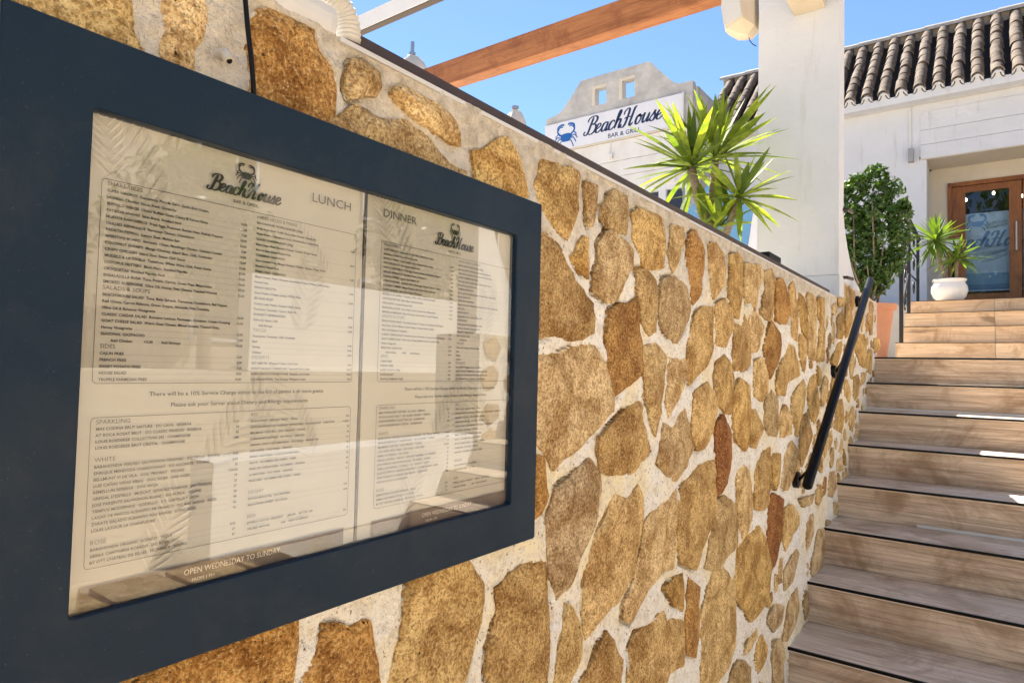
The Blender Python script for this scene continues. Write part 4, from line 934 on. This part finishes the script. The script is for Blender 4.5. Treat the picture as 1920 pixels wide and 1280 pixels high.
# white column, its flare and what hangs on it
cxl = onY(1420, 300, COLY0).x; cxr = -.642
colm = thing('pergola_column', 'square white rendered column standing on the stone wall', 'column', ((cxl+cxr)/2, 3.95, WTOP))
bz = onY(1530, 517, COLY0).z
MB().box(cxl, cxr, COLY0, COLY1, bz, 2.75).build('shaft', M['white'], colm, bevel=.006)
MB().box(cxl-.003, cxr+.003, COLY0-.004, COLY1, WTOP+.001, bz-.001).build('base', M['white'], colm, bevel=.003)
fin = [onX(x, y, -.66) for x, y in ((1581, 395), (1584, 430), (1589, 465), (1596, 500), (1603, 525), (1612, 543))]
fin = [Vector((-.66, p.y, p.z)) for p in fin]
pts = [Vector((-.66, COLY1-.05, WTOP2-.01)), Vector((-.66, COLY1-.05, fin[0].z+.12)), Vector((-.66, COLY1+.001, fin[0].z+.10))]+fin+[Vector((-.66, fin[-1].y+.01, WTOP2-.01))]
MB().prism(pts, (-.16, 0, 0)).build('flare', M['white'], colm)
for x, y in ((1574, 386), (1574, 516)):
    p = onX(x, y, cxr); MB().tube([(cxr-.01, p.y+.10, p.z), (cxr+.02, p.y+.10, p.z), (cxr+.03, p.y+.2, p.z+.003)], .009, 8).build('hook', M['brown_metal'], colm, smooth='auto')

lb = thing('white_beam', 'short white beam jutting from the column towards the viewer', 'beam', (-.85, 3.2, 2.0))
a = onY(1490, 32, COLY0); b = onY(1548, 14, COLY0)
MB().box(a.x, b.x, 2.55, COLY0-.0015, (a.z+b.z)/2, (a.z+b.z)/2+.19).build('timber', M['beige_plastic'], lb, bevel=.004)
zb2 = (a.z+b.z)/2+.192
wq = onZ(700, 57, zb2)
wb = thing('white_cross_beam', 'slim white pergola beam crossing the sky above the hose', 'beam', (-2.5, wq.y, zb2))
MB().box(-4.9, -.60, wq.y-.05, wq.y, zb2, zb2+.105).build('timber', M['white'], wb, bevel=.003)
MB().box(-4.9, -.60, wq.y-.046, wq.y-.002, zb2-.006, zb2-.0005).build('underside_strip', M['brown_metal'], wb)
MB().box(-4.88, -4.72, wq.y-.12, wq.y+.05, -.10, zb2-.007).build('post', M['white'], wb)
wd_ = thing('wooden_beam', 'thick reddish brown timber pergola beam running to the white column', 'beam', (-3, 3.9, 2.3))
MB().box(-5.0, cxl-.002, 3.745, 3.857, 2.244, 2.437).build('timber', M['beam_wood'], wd_, bevel=.006)
MB().box(-4.98, -4.82, 3.73, 3.87, -.10, 2.2435).build('post', M['white'], wd_)

# rounded outdoor speaker beside the column
sp = thing('outdoor_speaker', 'rounded pale outdoor speaker on the left side of the column', 'speaker', onY(1400, 40, 3.8))
def YP(x, y, Y): return onY(x, y, Y)
front = [(1357, -70), (1352, 15), (1356, 38), (1362, 55), (1393, 33), (1387, -10), (1386, -70)]
fp = [YP(x, y, 3.70) for x, y in front]
shell = MB(); ctr = sum(fp, Vector())/len(fp)
body = [(1356, -70), (1352, 10), (1360, 60), (1378, 70), (1400, 66), (1415, 48), (1415, -70)]
bp_ = [YP(x, y, 3.76) for x, y in body]
k = len(bp_); mid = [p+Vector((.004, .05, 0)) for p in bp_]; back = [ctr.lerp(p, .8)+Vector((.01, .16, 0)) for p in bp_]
m = MB(); m.add(fp+bp_+mid+back, [tuple(range(k-1, -1, -1))]+[(i+r*k, (i+1) % k+r*k, (i+1) % k+(r+1)*k, i+(r+1)*k) for r in range(3) for i in range(k)]+[tuple(range(3*k, 4*k))])
m.build('housing', M['beige_plastic'], sp, bevel=.004)
gm = [ctr.lerp(p, .90)+Vector((0, -.004, 0)) for p in fp]
MB().prism(gm, (0, .02, 0)).build('grille', M['grey_plastic'], sp, bevel=.002)
MB().box(ctr.x+.03, cxl-.001, 3.84, 3.90, 2.05, 2.12).build('bracket', M['beige_plastic'], sp)
cpts = [YP(x, y, 3.80) for x, y in ((1402, 60), (1403, 68), (1406, 77), (1411, 83), (1418, 87))]
MB().tube(cpts, .0025, 6).build('lead', M['black'], sp, smooth=True)

# ---------------------------------------------------------------- parasols and blue panel on the terrace
def parasol(x, y, ztop, r, label, finial):
    t = thing('closed_parasol', label, 'parasol', (x, y, -.1), 'closed parasols on the terrace')
    MB().tube([(x, y, -.1), (x, y, ztop+(.13 if finial else .0))], .02, 10).build('pole', M['steel'], t)
    m = MB(); vs = []; n = 20
    prof = [(.03, 0), (.45, -.06), (.75, -.16), (.95, -.34), (1.0, -.7), (.9, -1.2), (.8, -1.7), (.95, -1.9)]
    for pr_, z in prof:
        for k in range(n):
            a = 2*math.pi*k/n; q = r*pr_*(1+.16*math.sin(4*a+z*1.3)+.05*math.sin(9*a)); vs.append((x+q*math.cos(a), y+q*math.sin(a), ztop+z+.02*math.sin(4*a)*(pr_)))
    m.add(vs, [(i*n+k, i*n+(k+1) % n, (i+1)*n+(k+1) % n, (i+1)*n+k) for i in range(len(prof)-1) for k in range(n)]+[tuple(range(n))])
    m.build('canopy', M['canvas'], t, smooth=True)
    MB().lathe([(.0, .0), (.035, .0), (.035, .03), (.0, .03)], (x, y, ztop-.015), 14).build('cap', M['steel'], t)
    MB().lathe([(.0, 0), (.3, 0), (.3, .06), (.06, .08), (.06, .3), (0, .3)], (x, y, -.1), 24).build('base', M['paving'], t)
p = onY(773, 102, 4.7); parasol(p.x, 4.7, p.z, .19, 'folded grey-white parasol with a pole tip, between the two pergola beams', True)
p = onY(966, 203, 5.0); parasol(p.x, 5.0, p.z, .13, 'slim folded white parasol beside the left edge of the sign', False)
bp2 = thing('blue_panel', 'blue fabric panel with a white edge behind the yucca', 'screen', onY(1390, 470, 5.2))
q = [onY(x, y, 5.2) for x, y in ((1270, 480), (1270, 420), (1340, 330), (1412, 398), (1400, 470), (1395, 500))]
MB().prism(q, (0, .03, 0)).build('fabric', M['blue'], bp2)
q = [onY(x, y, 5.19) for x, y in ((1412, 399), (1424, 412), (1424, 520), (1396, 520), (1401, 470))]
MB().prism(q, (0, .05, 0)).build('white_edge', M['white'], bp2)
MB().box(q[1].x-.04, q[1].x, 5.22, 5.26, -.10, q[1].z).build('post', M['white'], bp2)

# ---------------------------------------------------------------- plants
def blade(base, d, L, W, droop, rnd, mat, parent, name='leaf', fold=.35):
    d = Vector(d).normalized(); base = Vector(base); up = Vector((0, 0, 1)); side = d.cross(up)
    side = side.normalized() if side.length > .05 else Vector((1, 0, 0)); tw = rnd.uniform(-.5, .5); side = (side*math.cos(tw)+side.cross(d)*math.sin(tw))
    n = 8; vs = []
    for i in range(n+1):
        t = i/n; c = base+d*L*t+Vector((0, 0, -1))*droop*L*t*t
        w = W*(.55+.9*t if t < .5 else 1.0*(1-((t-.5)/.5)**1.7))*.5+.0006
        nn = side.cross(d).normalized()
        vs += [c-side*w+nn*w*fold, c, c+side*w+nn*w*fold]
    fs = [(i*3+j, i*3+j+1, i*3+j+4, i*3+j+3) for i in range(n) for j in range(2)]
    MB().add(vs, fs).build(name, mat, parent, smooth=True)
def rosette(c, n, L, W, parent, mat, rnd, axis=(0, 0, 1), lo=-35, hi=82, droop=.12):
    ax = Vector(axis).normalized(); q = Vector((0, 0, 1)).rotation_difference(ax)
    for k in range(n):
        f = k/(n-1); el = hi+(lo-hi)*f**.85+rnd.uniform(-9, 9); az = k*2.39996+rnd.uniform(-.3, .3)
        d = q @ Vector((math.cos(R_(el))*math.cos(az), math.cos(R_(el))*math.sin(az), math.sin(R_(el))))
        l = L*rnd.uniform(.78, 1.1)*(.8+.3*math.sin(math.pi*min(1, f*1.15)))
        blade(Vector(c)+Vector((0, 0, .04*(1-f)))*L+d*.01, d, l, W*rnd.uniform(.8, 1.15), droop*(.3+1.2*f)*rnd.uniform(.5, 1.4), rnd, mat, parent)
yr = random.Random(21); YY = 3.30
yu = thing('yucca_plant', 'tall sunlit yucca with spiky yellow-green leaves behind the stone wall', 'yucca', onY(1330, 640, YY))
def yp(x, y, Y=YY): return onY(x, y, Y)
h1_, h2_, h3_ = yp(1297, 316), yp(1342, 300, YY+.12), yp(1386, 372, YY-.02)
base = yp(1326, 640, YY); base.z = -.1
MB().tube([base, yp(1331, 440), yp(1318, 400), yp(1306, 360), h1_], [.034, .029, .026, .025, .02], 10).build('trunk', M['trunk'], yu, smooth=True)
b2 = base+Vector((.05, .06, 0))
MB().tube([b2, yp(1333, 420, YY+.1), yp(1336, 360, YY+.12), h2_], [.03, .024, .02, .018], 10).build('trunk', M['trunk'], yu, smooth=True)
b3 = base+Vector((.09, .0, 0))
MB().tube([b3, yp(1357, 450), yp(1370, 415), h3_], [.026, .02, .019, .015], 10).build('trunk', M['trunk'], yu, smooth=True)
rosette(h1_, 44, .385, .033, yu, M['yucca'], yr, (-.15, -.1, 1), -20, 84)
rosette(h2_, 44, .41, .033, yu, M['yucca'], yr, (.12, 0, 1), -15, 86)
rosette(h3_, 32, .30, .031, yu, M['yucca'], yr, (.1, 0, 1), -50, 80)
rosette(yp(1350, 428), 20, .22, .03, yu, M['yucca'], yr, (0, 0, 1), 0, 85)
for hx, hy, ang in ((1310, 345, -70), (1345, 335, -60), (1300, 345, -80), (1352, 340, -75)):
    for k in range(3):
        a = yr.uniform(0, 6.28); d = (math.cos(a)*.4, math.sin(a)*.4, -.9); blade(yp(hx, hy), d, .24, .045, .05, yr, M['yucca'], yu)
for hx, tips in ((h1_, ((1183, 264), (1186, 338), (1213, 363), (1232, 186), (1243, 205), (1268, 200), (1196, 312), (1290, 190))), (h2_, ((1341, 168), (1366, 172), (1404, 205), (1438, 208), (1481, 240), (1424, 262), (1283, 170), (1320, 196))), (h3_, ((1430, 388), (1422, 330), (1428, 352), (1340, 330), (1405, 300)))):
    for tx, ty in tips:
        e = yp(tx, ty, YY+yr.uniform(-.12, .05)); d = e-hx; blade(hx, d+Vector((0, 0, .06*d.length)), d.length, .040*yr.uniform(.85, 1.15), .06, yr, M['yucca'], yu)
dd = yp(1375, 365)-yp(1330, 325); blade(yp(1330, 325), dd, dd.length, .03, .02, yr, M['yucca_dry'], yu, 'dry_leaf')

wpc = onY(1780, 540, 8.72); wx = wpc.x
wp = thing('white_planter', 'round white glazed planter with rolled rim on the top step', 'planter', (wx, 8.72, TOPZ))
S = 1.05
prof = [(0, 0), (.095, 0), (.11, .012), (.150, .055), (.168, .105), (.163, .145), (.145, .172), (.140, .185), (.155, .195), (.158, .205), (.150, .21), (.135, .205), (.13, .17), (0, .17)]
MB().lathe([(r*S, z*1.28) for r, z in prof], (wx, 8.72, TOPZ), 40).build('bowl', M['ceramic'], wp, smooth=True)
MB().lathe([(0, .218), (.13, .219)], (wx, 8.72, TOPZ), 24, False).build('soil', M['soil'], wp)
py = thing('potted_yucca', 'small two-headed yucca growing in the round white planter', 'yucca', (wx, 8.72, TOPZ+.2))
t1 = onY(1754, 452, 8.70); t2 = onY(1795, 487, 8.70); pz0 = TOPZ+.21
MB().tube([(wx-.02, 8.72, pz0), onY(1766, 500, 8.71), t1], [.022, .018, .016], 10).build('trunk', M['trunk'], py, smooth=True)
MB().tube([(wx+.07, 8.72, pz0), onY(1793, 505, 8.71), t2], [.02, .016, .014], 10).build('trunk', M['trunk'], py, smooth=True)
rosette(t1, 66, .36, .036, py, M['potyucca'], yr, (-.05, 0, 1), -50, 84, .2)
rosette(t2, 44, .30, .030, py, M['potyucca'], yr, (.1, 0, 1), -30, 84, .25)

PX, PY = -.775, 5.95
tp = thing('terracotta_pot', 'tall tapered terracotta pot just beyond the end of the stone wall', 'pot', (PX, PY, LAND))
MB().lathe([(0, 0), (.105, 0), (.15, .40), (.172, .402), (.176, .445), (.16, .447), (.15, .40), (0, .40)], (PX, PY, LAND), 36).build('body', M['terracotta'], tp, smooth='auto')
MB().lathe([(0, .405), (.155, .406)], (PX, PY, LAND), 24, False).build('soil', M['soil'], tp)
fi = thing('potted_ficus', 'dense dark green ficus bush in the terracotta pot beside the column', 'shrub', (PX, PY, LAND+.4))
fr_ = random.Random(4); fc = onY(1641, 430, PY); 
for k in range(11):
    a = fr_.uniform(0, 6.28); r = fr_.uniform(.02, .08); tip = Vector((fc.x+fr_.uniform(-.22, .24), PY+fr_.uniform(-.2, .2), fc.z+fr_.uniform(-.35, .25)))
    b0 = Vector((PX+r*math.cos(a), PY+r*math.sin(a), LAND+.40)); mid = b0.lerp(tip, .5)+Vector((fr_.uniform(-.04, .04), fr_.uniform(-.04, .04), 0))
    MB().tube([b0, mid, tip], [.011, .008, .004], 6).build('branch', M['twig'], fi, smooth=True)
def leaf_cloud(lobes, n, size, rnd, name, mat, parent, cull=None):
    V = []; F = []; tot = sum(l[1]**2 for l in lobes)
    for c, r, sq in lobes:
        for _ in range(int(n*r*r/tot)):
            while True:
                d = Vector((rnd.gauss(0, 1), rnd.gauss(0, 1), rnd.gauss(0, 1))).normalized(); q = rnd.random()**.45*r
                p = Vector(c)+Vector((d.x*q, d.y*q, d.z*q*sq))
                if mnoise.noise(p*9/ (size/.035)) > -.10: break
            nrm = (d+Vector((rnd.gauss(0, .7), rnd.gauss(0, .7), rnd.gauss(.3, .7)))).normalized(); t = nrm.orthogonal().normalized()
            ang = rnd.uniform(0, 6.28); b = nrm.cross(t); t, b = t*math.cos(ang)+b*math.sin(ang), b*math.cos(ang)-t*math.sin(ang)
            s = size*rnd.uniform(.5, 1.5); k = len(V)
            V += [p-t*s, p+b*s*.42+nrm*s*.1, p+t*s, p-b*s*.42+nrm*s*.1]; F.append((k, k+1, k+2)); F.append((k, k+2, k+3))
    return MB().add(V, F).build(name, mat, parent)
lob = []
for x, y, r in ((1612, 350, .13), (1640, 335, .12), (1665, 360, .13), (1600, 400, .15), (1640, 400, .19), (1685, 395, .13), (1615, 450, .17), (1665, 440, .17), (1620, 495, .14), (1655, 490, .14), (1690, 440, .10), (1636, 320, .07), (1702, 388, .06), (1622, 525, .13), (1590, 360, .12), (1585, 420, .16), (1590, 470, .15), (1600, 515, .14), (1650, 520, .12), (1680, 480, .12), (1672, 505, .08), (1615, 540, .12), (1645, 535, .10), (1592, 540, .12)):
    c = onY(x, y, PY); lob.append((c, r*.92, 1.0))
leaf_cloud(lob, 9000, .023, fr_, 'crown', M['ficus'], fi)

# wrought-iron railing of the upper steps
ir = thing('iron_railing', 'black wrought-iron railing with scrolls on the left of the upper steps', 'railing', (-.7, 7.4, LAND))
def post(px, ybot, ytop, Y, zb):
    x = onY(px, ybot, Y).x; zt = onY(px, ytop, Y).z; MB().box(x-.016, x+.016, Y-.016, Y+.016, zb, zt).build('post', M['iron'], ir); return Vector((x, Y, zt))
q1 = post(1690, 560, 470, 6.92, UP[0][1]); q2 = post(1704, 500, 414, 7.98, UP[2][1]); q3 = post(1721, 510, 447, 9.6, TOPZ)
MB().tube([q1+Vector((-.01, -.10, -.05)), q1, q2, q2+Vector((0, .05, .0)), q3, q3+Vector((0, .1, 0))], .026, 12).build('top_rail', M['iron'], ir, smooth='auto')
for f in (.3, .62): MB().tube([q1-Vector((0, 0, f*.9)), q2-Vector((0, 0, f*.9))], .009, 6).build('bar', M['iron'], ir); MB().tube([q2-Vector((0, 0, f*.9)), q3-Vector((0, 0, f*.9))], .009, 6).build('bar', M['iron'], ir)
for k in range(3):
    for s, (A, B) in enumerate(((q1, q2), (q2, q3))):
        c = A.lerp(B, .5)-Vector((0, 0, .14+.27*k)); u = (B-A).normalized(); pts = []
        for i in range(22): a = i*.5; r = .10*(1-i/24); pts.append(c+u*r*math.cos(a)*1.6+Vector((0, 0, 1))*r*math.sin(a))
        MB().tube(pts, .006, 6).build('scroll', M['iron'], ir, smooth=True)

# ---------------------------------------------------------------- small things at the entrance
wl = thing('wall_lamp', 'small grey box wall lamp left of the porch', 'lamp', onY(1708, 291, YF-.05))
a = onY(1703, 280, YF-.06); b = onY(1713, 303, YF-.06)
MB().box(a.x, b.x, YF-.10, YF-.001, b.z, a.z).build('housing', M['lampgrey'], wl, bevel=.004)
box('conduit', M['white_old'], wl, a.x+.005, a.x+.03, YF-.02, YF-.0005, a.z+.001, EZ-.1005)
ws = thing('porch_sensor', 'small brown sensor on the cream wall of the porch', 'sensor', onY(1743, 316, YD))
p = onY(1743, 316, YD); MB().box(p.x-.025, p.x+.025, YD-.05, YD-.001, p.z-.05, p.z+.05).build('housing', M['brown_metal'], ws, bevel=.008)
lm = thing('menu_stand', 'black stand with a small white board behind the potted yucca', 'stand', onY(1797, 560, 9.4))
a = onY(1774, 446, 9.4); b = onY(1800, 470, 9.4)
MB().prism([(a.x, 9.38, b.z), (b.x, 9.38, b.z), (b.x, 9.46, a.z), (a.x, 9.46, a.z)], (0, .015, 0)).build('board', M['white'], lm)
MB().box(b.x+.001, b.x+.022, 9.38, 9.48, b.z-.02, a.z+.02).build('edge', M['black'], lm)
MB().box((a.x+b.x)/2-.015, (a.x+b.x)/2+.015, 9.47, 9.50, TOPZ, b.z+.05).build('post', M['black'], lm); MB().box(a.x, b.x, 9.36, 9.60, TOPZ-.003, TOPZ+.012).build('foot', M['black'], lm)
ps = thing('door_poster', 'pale blue poster with a painted palm reflection and script lettering behind the door glass', 'poster', (0, YD+.14, 1.2))
z0, z1 = onY(1812, 547, YD+.14).z, onY(1812, 402, YD+.14).z
box('sheet', M['poster'], ps, DX0+.10, DX0+DXW+.05, YD+.14, YD+.144, z0, z1)
P = Print((0, YD+.139, 0), (1, 0, 0), (0, 0, 1), .0005); a = onY(1812, 462, YD+.14)
script(P, 'BeachHouse', a.x-.24, a.z-.02, 1.02, .19, .07, .3); crab(P, a.x+.13, z1-.16, .30)
P.rect(DX0+.10, z0+.02, DX0+DXW+.05, z0+.12); P.build('print', M['poster2'], ps)
P = Print((0, YD+.139, 0), (1, 0, 0), (0, 0, 1), .0010); P.rect(DX0+.10, z0+.10, DX0+DXW+.05, z0+.26); P.build('sea_print', M['poster3'], ps)
P = Print((0, YD+.139, 0), (1, 0, 0), (0, 0, 1), .0016)
for x, y, L, an in ((1895, 415, .30, 3.3), (1895, 462, .42, 3.25), (1895, 470, .35, 3.45)):
    c = onY(x, y, YD+.14); leafprint(P, c.x, c.z, L, an, 14, .22)
P.build('painted_palm_reflection', M['darkpalmreflection'], ps)  # palm fronds mirrored in the door glass, painted on as flat shapes
for i, (x, y, lab) in enumerate(((1811, 375, 'lit pendant bulb behind the left edge of the door glass'), (1863, 362, 'lit ceiling bulb near the top of the door glass'), (1918, 367, 'lit pendant bulb behind the right door leaf'))):
    c = onY(x, y, 12.6); t = thing('pendant_lamp', lab, 'lamp', c, 'lit bulbs inside the entrance')
    MB().lathe([(0, -.03), (.014, -.022), (.02, 0), (.014, .022), (0, .03)], c, 14).build('bulb', M['bulb'], t, smooth=True)
    MB().tube([c+Vector((0, 0, .035)), (c.x, c.y, 3.3)], .006, 6).build('cord', M['black'], t)
c = onY(1249, 370, YG+1.0); t = thing('pendant_lamp', 'lit bulb behind the shopfront window under the sign', 'lamp', c, 'lit bulbs inside the entrance')
MB().lathe([(0, -.04), (.025, -.03), (.04, 0), (.025, .03), (0, .04)], c, 14).build('bulb', M['bulb'], t, smooth=True)
MB().tube([c+Vector((0, 0, .035)), (c.x, c.y, wz-.05)], .006, 6).build('cord', M['black'], t)

# ---------------------------------------------------------------- far side of the stairs (seen in the case glass)
pw = thing('low_white_wall', 'low sunlit white wall along the far side of the stairs', 'wall', (2.05, 1, G0))
MB().box(1.93, 2.16, 1.75, 3.80, -1.0145, -.52).build('wall', M['limewash'], pw, bevel=.01)
MB().box(1.94, 2.16, 1.75, 3.80, G0, -1.0155).build('footing', M['mortar'], pw)
lg = thing('stone_ledge', 'low ledge of sunlit ochre flagstones at the foot of the low white wall', 'ledge', (1.6, 1.4, G0))
MB().box(1.24, 1.928, .55, 2.11, G0, -1.03).build('mortar', M['mortar'], lg)
prw = random.Random(19); yy_ = .56
while yy_ < 2.0:
    w_ = min(prw.uniform(.24, .38), 2.105-yy_); xs_ = [1.235, prw.uniform(1.5, 1.66), 1.925]
    for xa, xb in zip(xs_[:-1], xs_[1:]):
        j = [prw.uniform(.006, .03) for _ in range(8)]
        q = [(xa+j[0], yy_+j[1]), (xb-j[2], yy_+j[3]), (xb-j[4], yy_+w_-j[5]), (xa+j[6], yy_+w_-j[7])]
        o = MB().prism([Vector((x, y, -1.032)) for x, y in q], (0, 0, .03)).build('flagstone', M['stone'], lg, bevel=.008); o.color = (*TINT[prw.choice('olpl')], 1)
    o = MB().prism([Vector((1.241, yy_+.02, G0+.06)), Vector((1.241, yy_+w_-.02, G0+.08)), Vector((1.241, yy_+w_-.03, -1.07)), Vector((1.241, yy_+.03, -1.06))], (-.02, 0, 0)).build('stone', M['stone'], lg, bevel=.008); o.color = (*TINT[prw.choice('olod')], 1)
    yy_ += w_
pi = thing('stone_pier', 'sunlit ochre stone pier on the far side of the stairs', 'pier', (2.1, 4.7, G0))
MB().box(1.945, 2.40, 3.86, 6.6, G0, .25).build('mortar', M['mortar'], pi)
pr_ = random.Random(9); gy_, gz_ = 9, 6
for i in range(gy_):
    for j in range(gz_):
        y = 3.86+2.7*(i+.5)/gy_+pr_.uniform(-.03, .03); z = -1.2+1.45*(j+.5)/gz_+pr_.uniform(-.02, .02); n = pr_.randint(5, 7); ph = pr_.uniform(0, 6)
        pts = [Vector((1.949, y+.13*pr_.uniform(.75, 1.05)*math.cos(ph+6.283*k/n), z+.105*pr_.uniform(.75, 1.05)*math.sin(ph+6.283*k/n))) for k in range(n)]
        o = MB().prism(pts, (-.02, 0, 0)).build('stone', M['stone'], pi, bevel=.006); c = TINT[pr_.choice('oolld')]; o.color = (*c, 1)
fn = [(3.87, .25), (3.87, 1.3), (4.0, 1.25), (4.12, .95), (4.3, .65), (4.6, .45), (5.0, .36), (6.55, .34), (6.55, .25)]
MB().prism([Vector((1.99, y, z+.001)) for y, z in fn], (.2, 0, 0)).build('curved_top', M['limewash'], pi)
gw = thing('garden_wall', 'white garden wall raised on a dark planted bank across the stairs', 'wall', (4.2, 5, -.1))
MB().box(4.2, 4.4, 3.3, 6.9, -.1, .80).build('wall', M['limewash'], gw, bevel=.01)
MB().box(4.0, 5.4, -3, 9, G0, -.102).build('bank', M['paving'], gw)
gt = random.Random(31)
for i, (x, y, z, r, lab) in enumerate(((7.2, 1.2, 1.5, 1.15, 'leafy tree across the stairs, nearest the street'), (7.4, 4.6, 1.9, 1.2, 'leafy tree behind the garden wall across the stairs'), (7.3, 8.2, 1.8, 1.15, 'leafy tree across the stairs, nearest the entrance'))):
    t = thing('garden_tree', lab, 'tree', (x, y, -.1), 'trees across the stairs')
    MB().tube([(x, y, G0), (x+.05, y, .3), (x, y+.05, z)], [.12, .09, .05], 10).build('trunk', M['twig'], t, smooth=True)
    lb_ = [((x+gt.uniform(-.5, .5)*r, y+gt.uniform(-.7, .7)*r, z+gt.uniform(-.8, .8)*r), r*gt.uniform(.4, .65), 1) for _ in range(9)]
    leaf_cloud(lb_, 3200, .09, gt, 'crown', M['ficus'], t)

nh = thing('added_house', 'cream rendered house with shuttered windows, added across the stairs for warm bounce light', 'house', (10, 4, G0))  # off-frame house, added to bounce warm light onto the stone wall
MB().box(9, 15, -6, 16, G0, 5.2).build('wall', M['cream_lt'], nh)
MB().prism([(8.7, -6.3, 5.2), (15.3, -6.3, 5.2), (12, -6.3, 7.0)], (0, 22.6, 0)).build('roof', M['rooftile'], nh)
for j, z in enumerate((.3, 2.9)):
    for i in range(6):
        y = -4.5+i*3.4; w = MB().box(8.95, 8.999, y-.55, y+.55, z, z+1.4).build('window', M['white'], nh)
        MB().box(8.93, 8.949, y-.48, y+.48, z+.07, z+1.33).build('pane', M['dark_in'], w)

tr = random.Random(77)
t = thing('street_tree', 'broad leafy tree on the street behind the viewer, mirrored in the door glass', 'tree', (.2, -8, G0))
MB().tube([(.2, -8, G0), (.3, -8, 1.0), (.1, -8.1, 3.6)], [.2, .16, .1], 12).build('trunk', M['twig'], t, smooth=True)
leaf_cloud([((.1+tr.uniform(-2.2, 2.2), -8+tr.uniform(-1, 1), 4.6+tr.uniform(-1.5, 2.6)), tr.uniform(.8, 1.3), 1) for _ in range(18)], 9000, .13, tr, 'crown', M['ficus'], t)
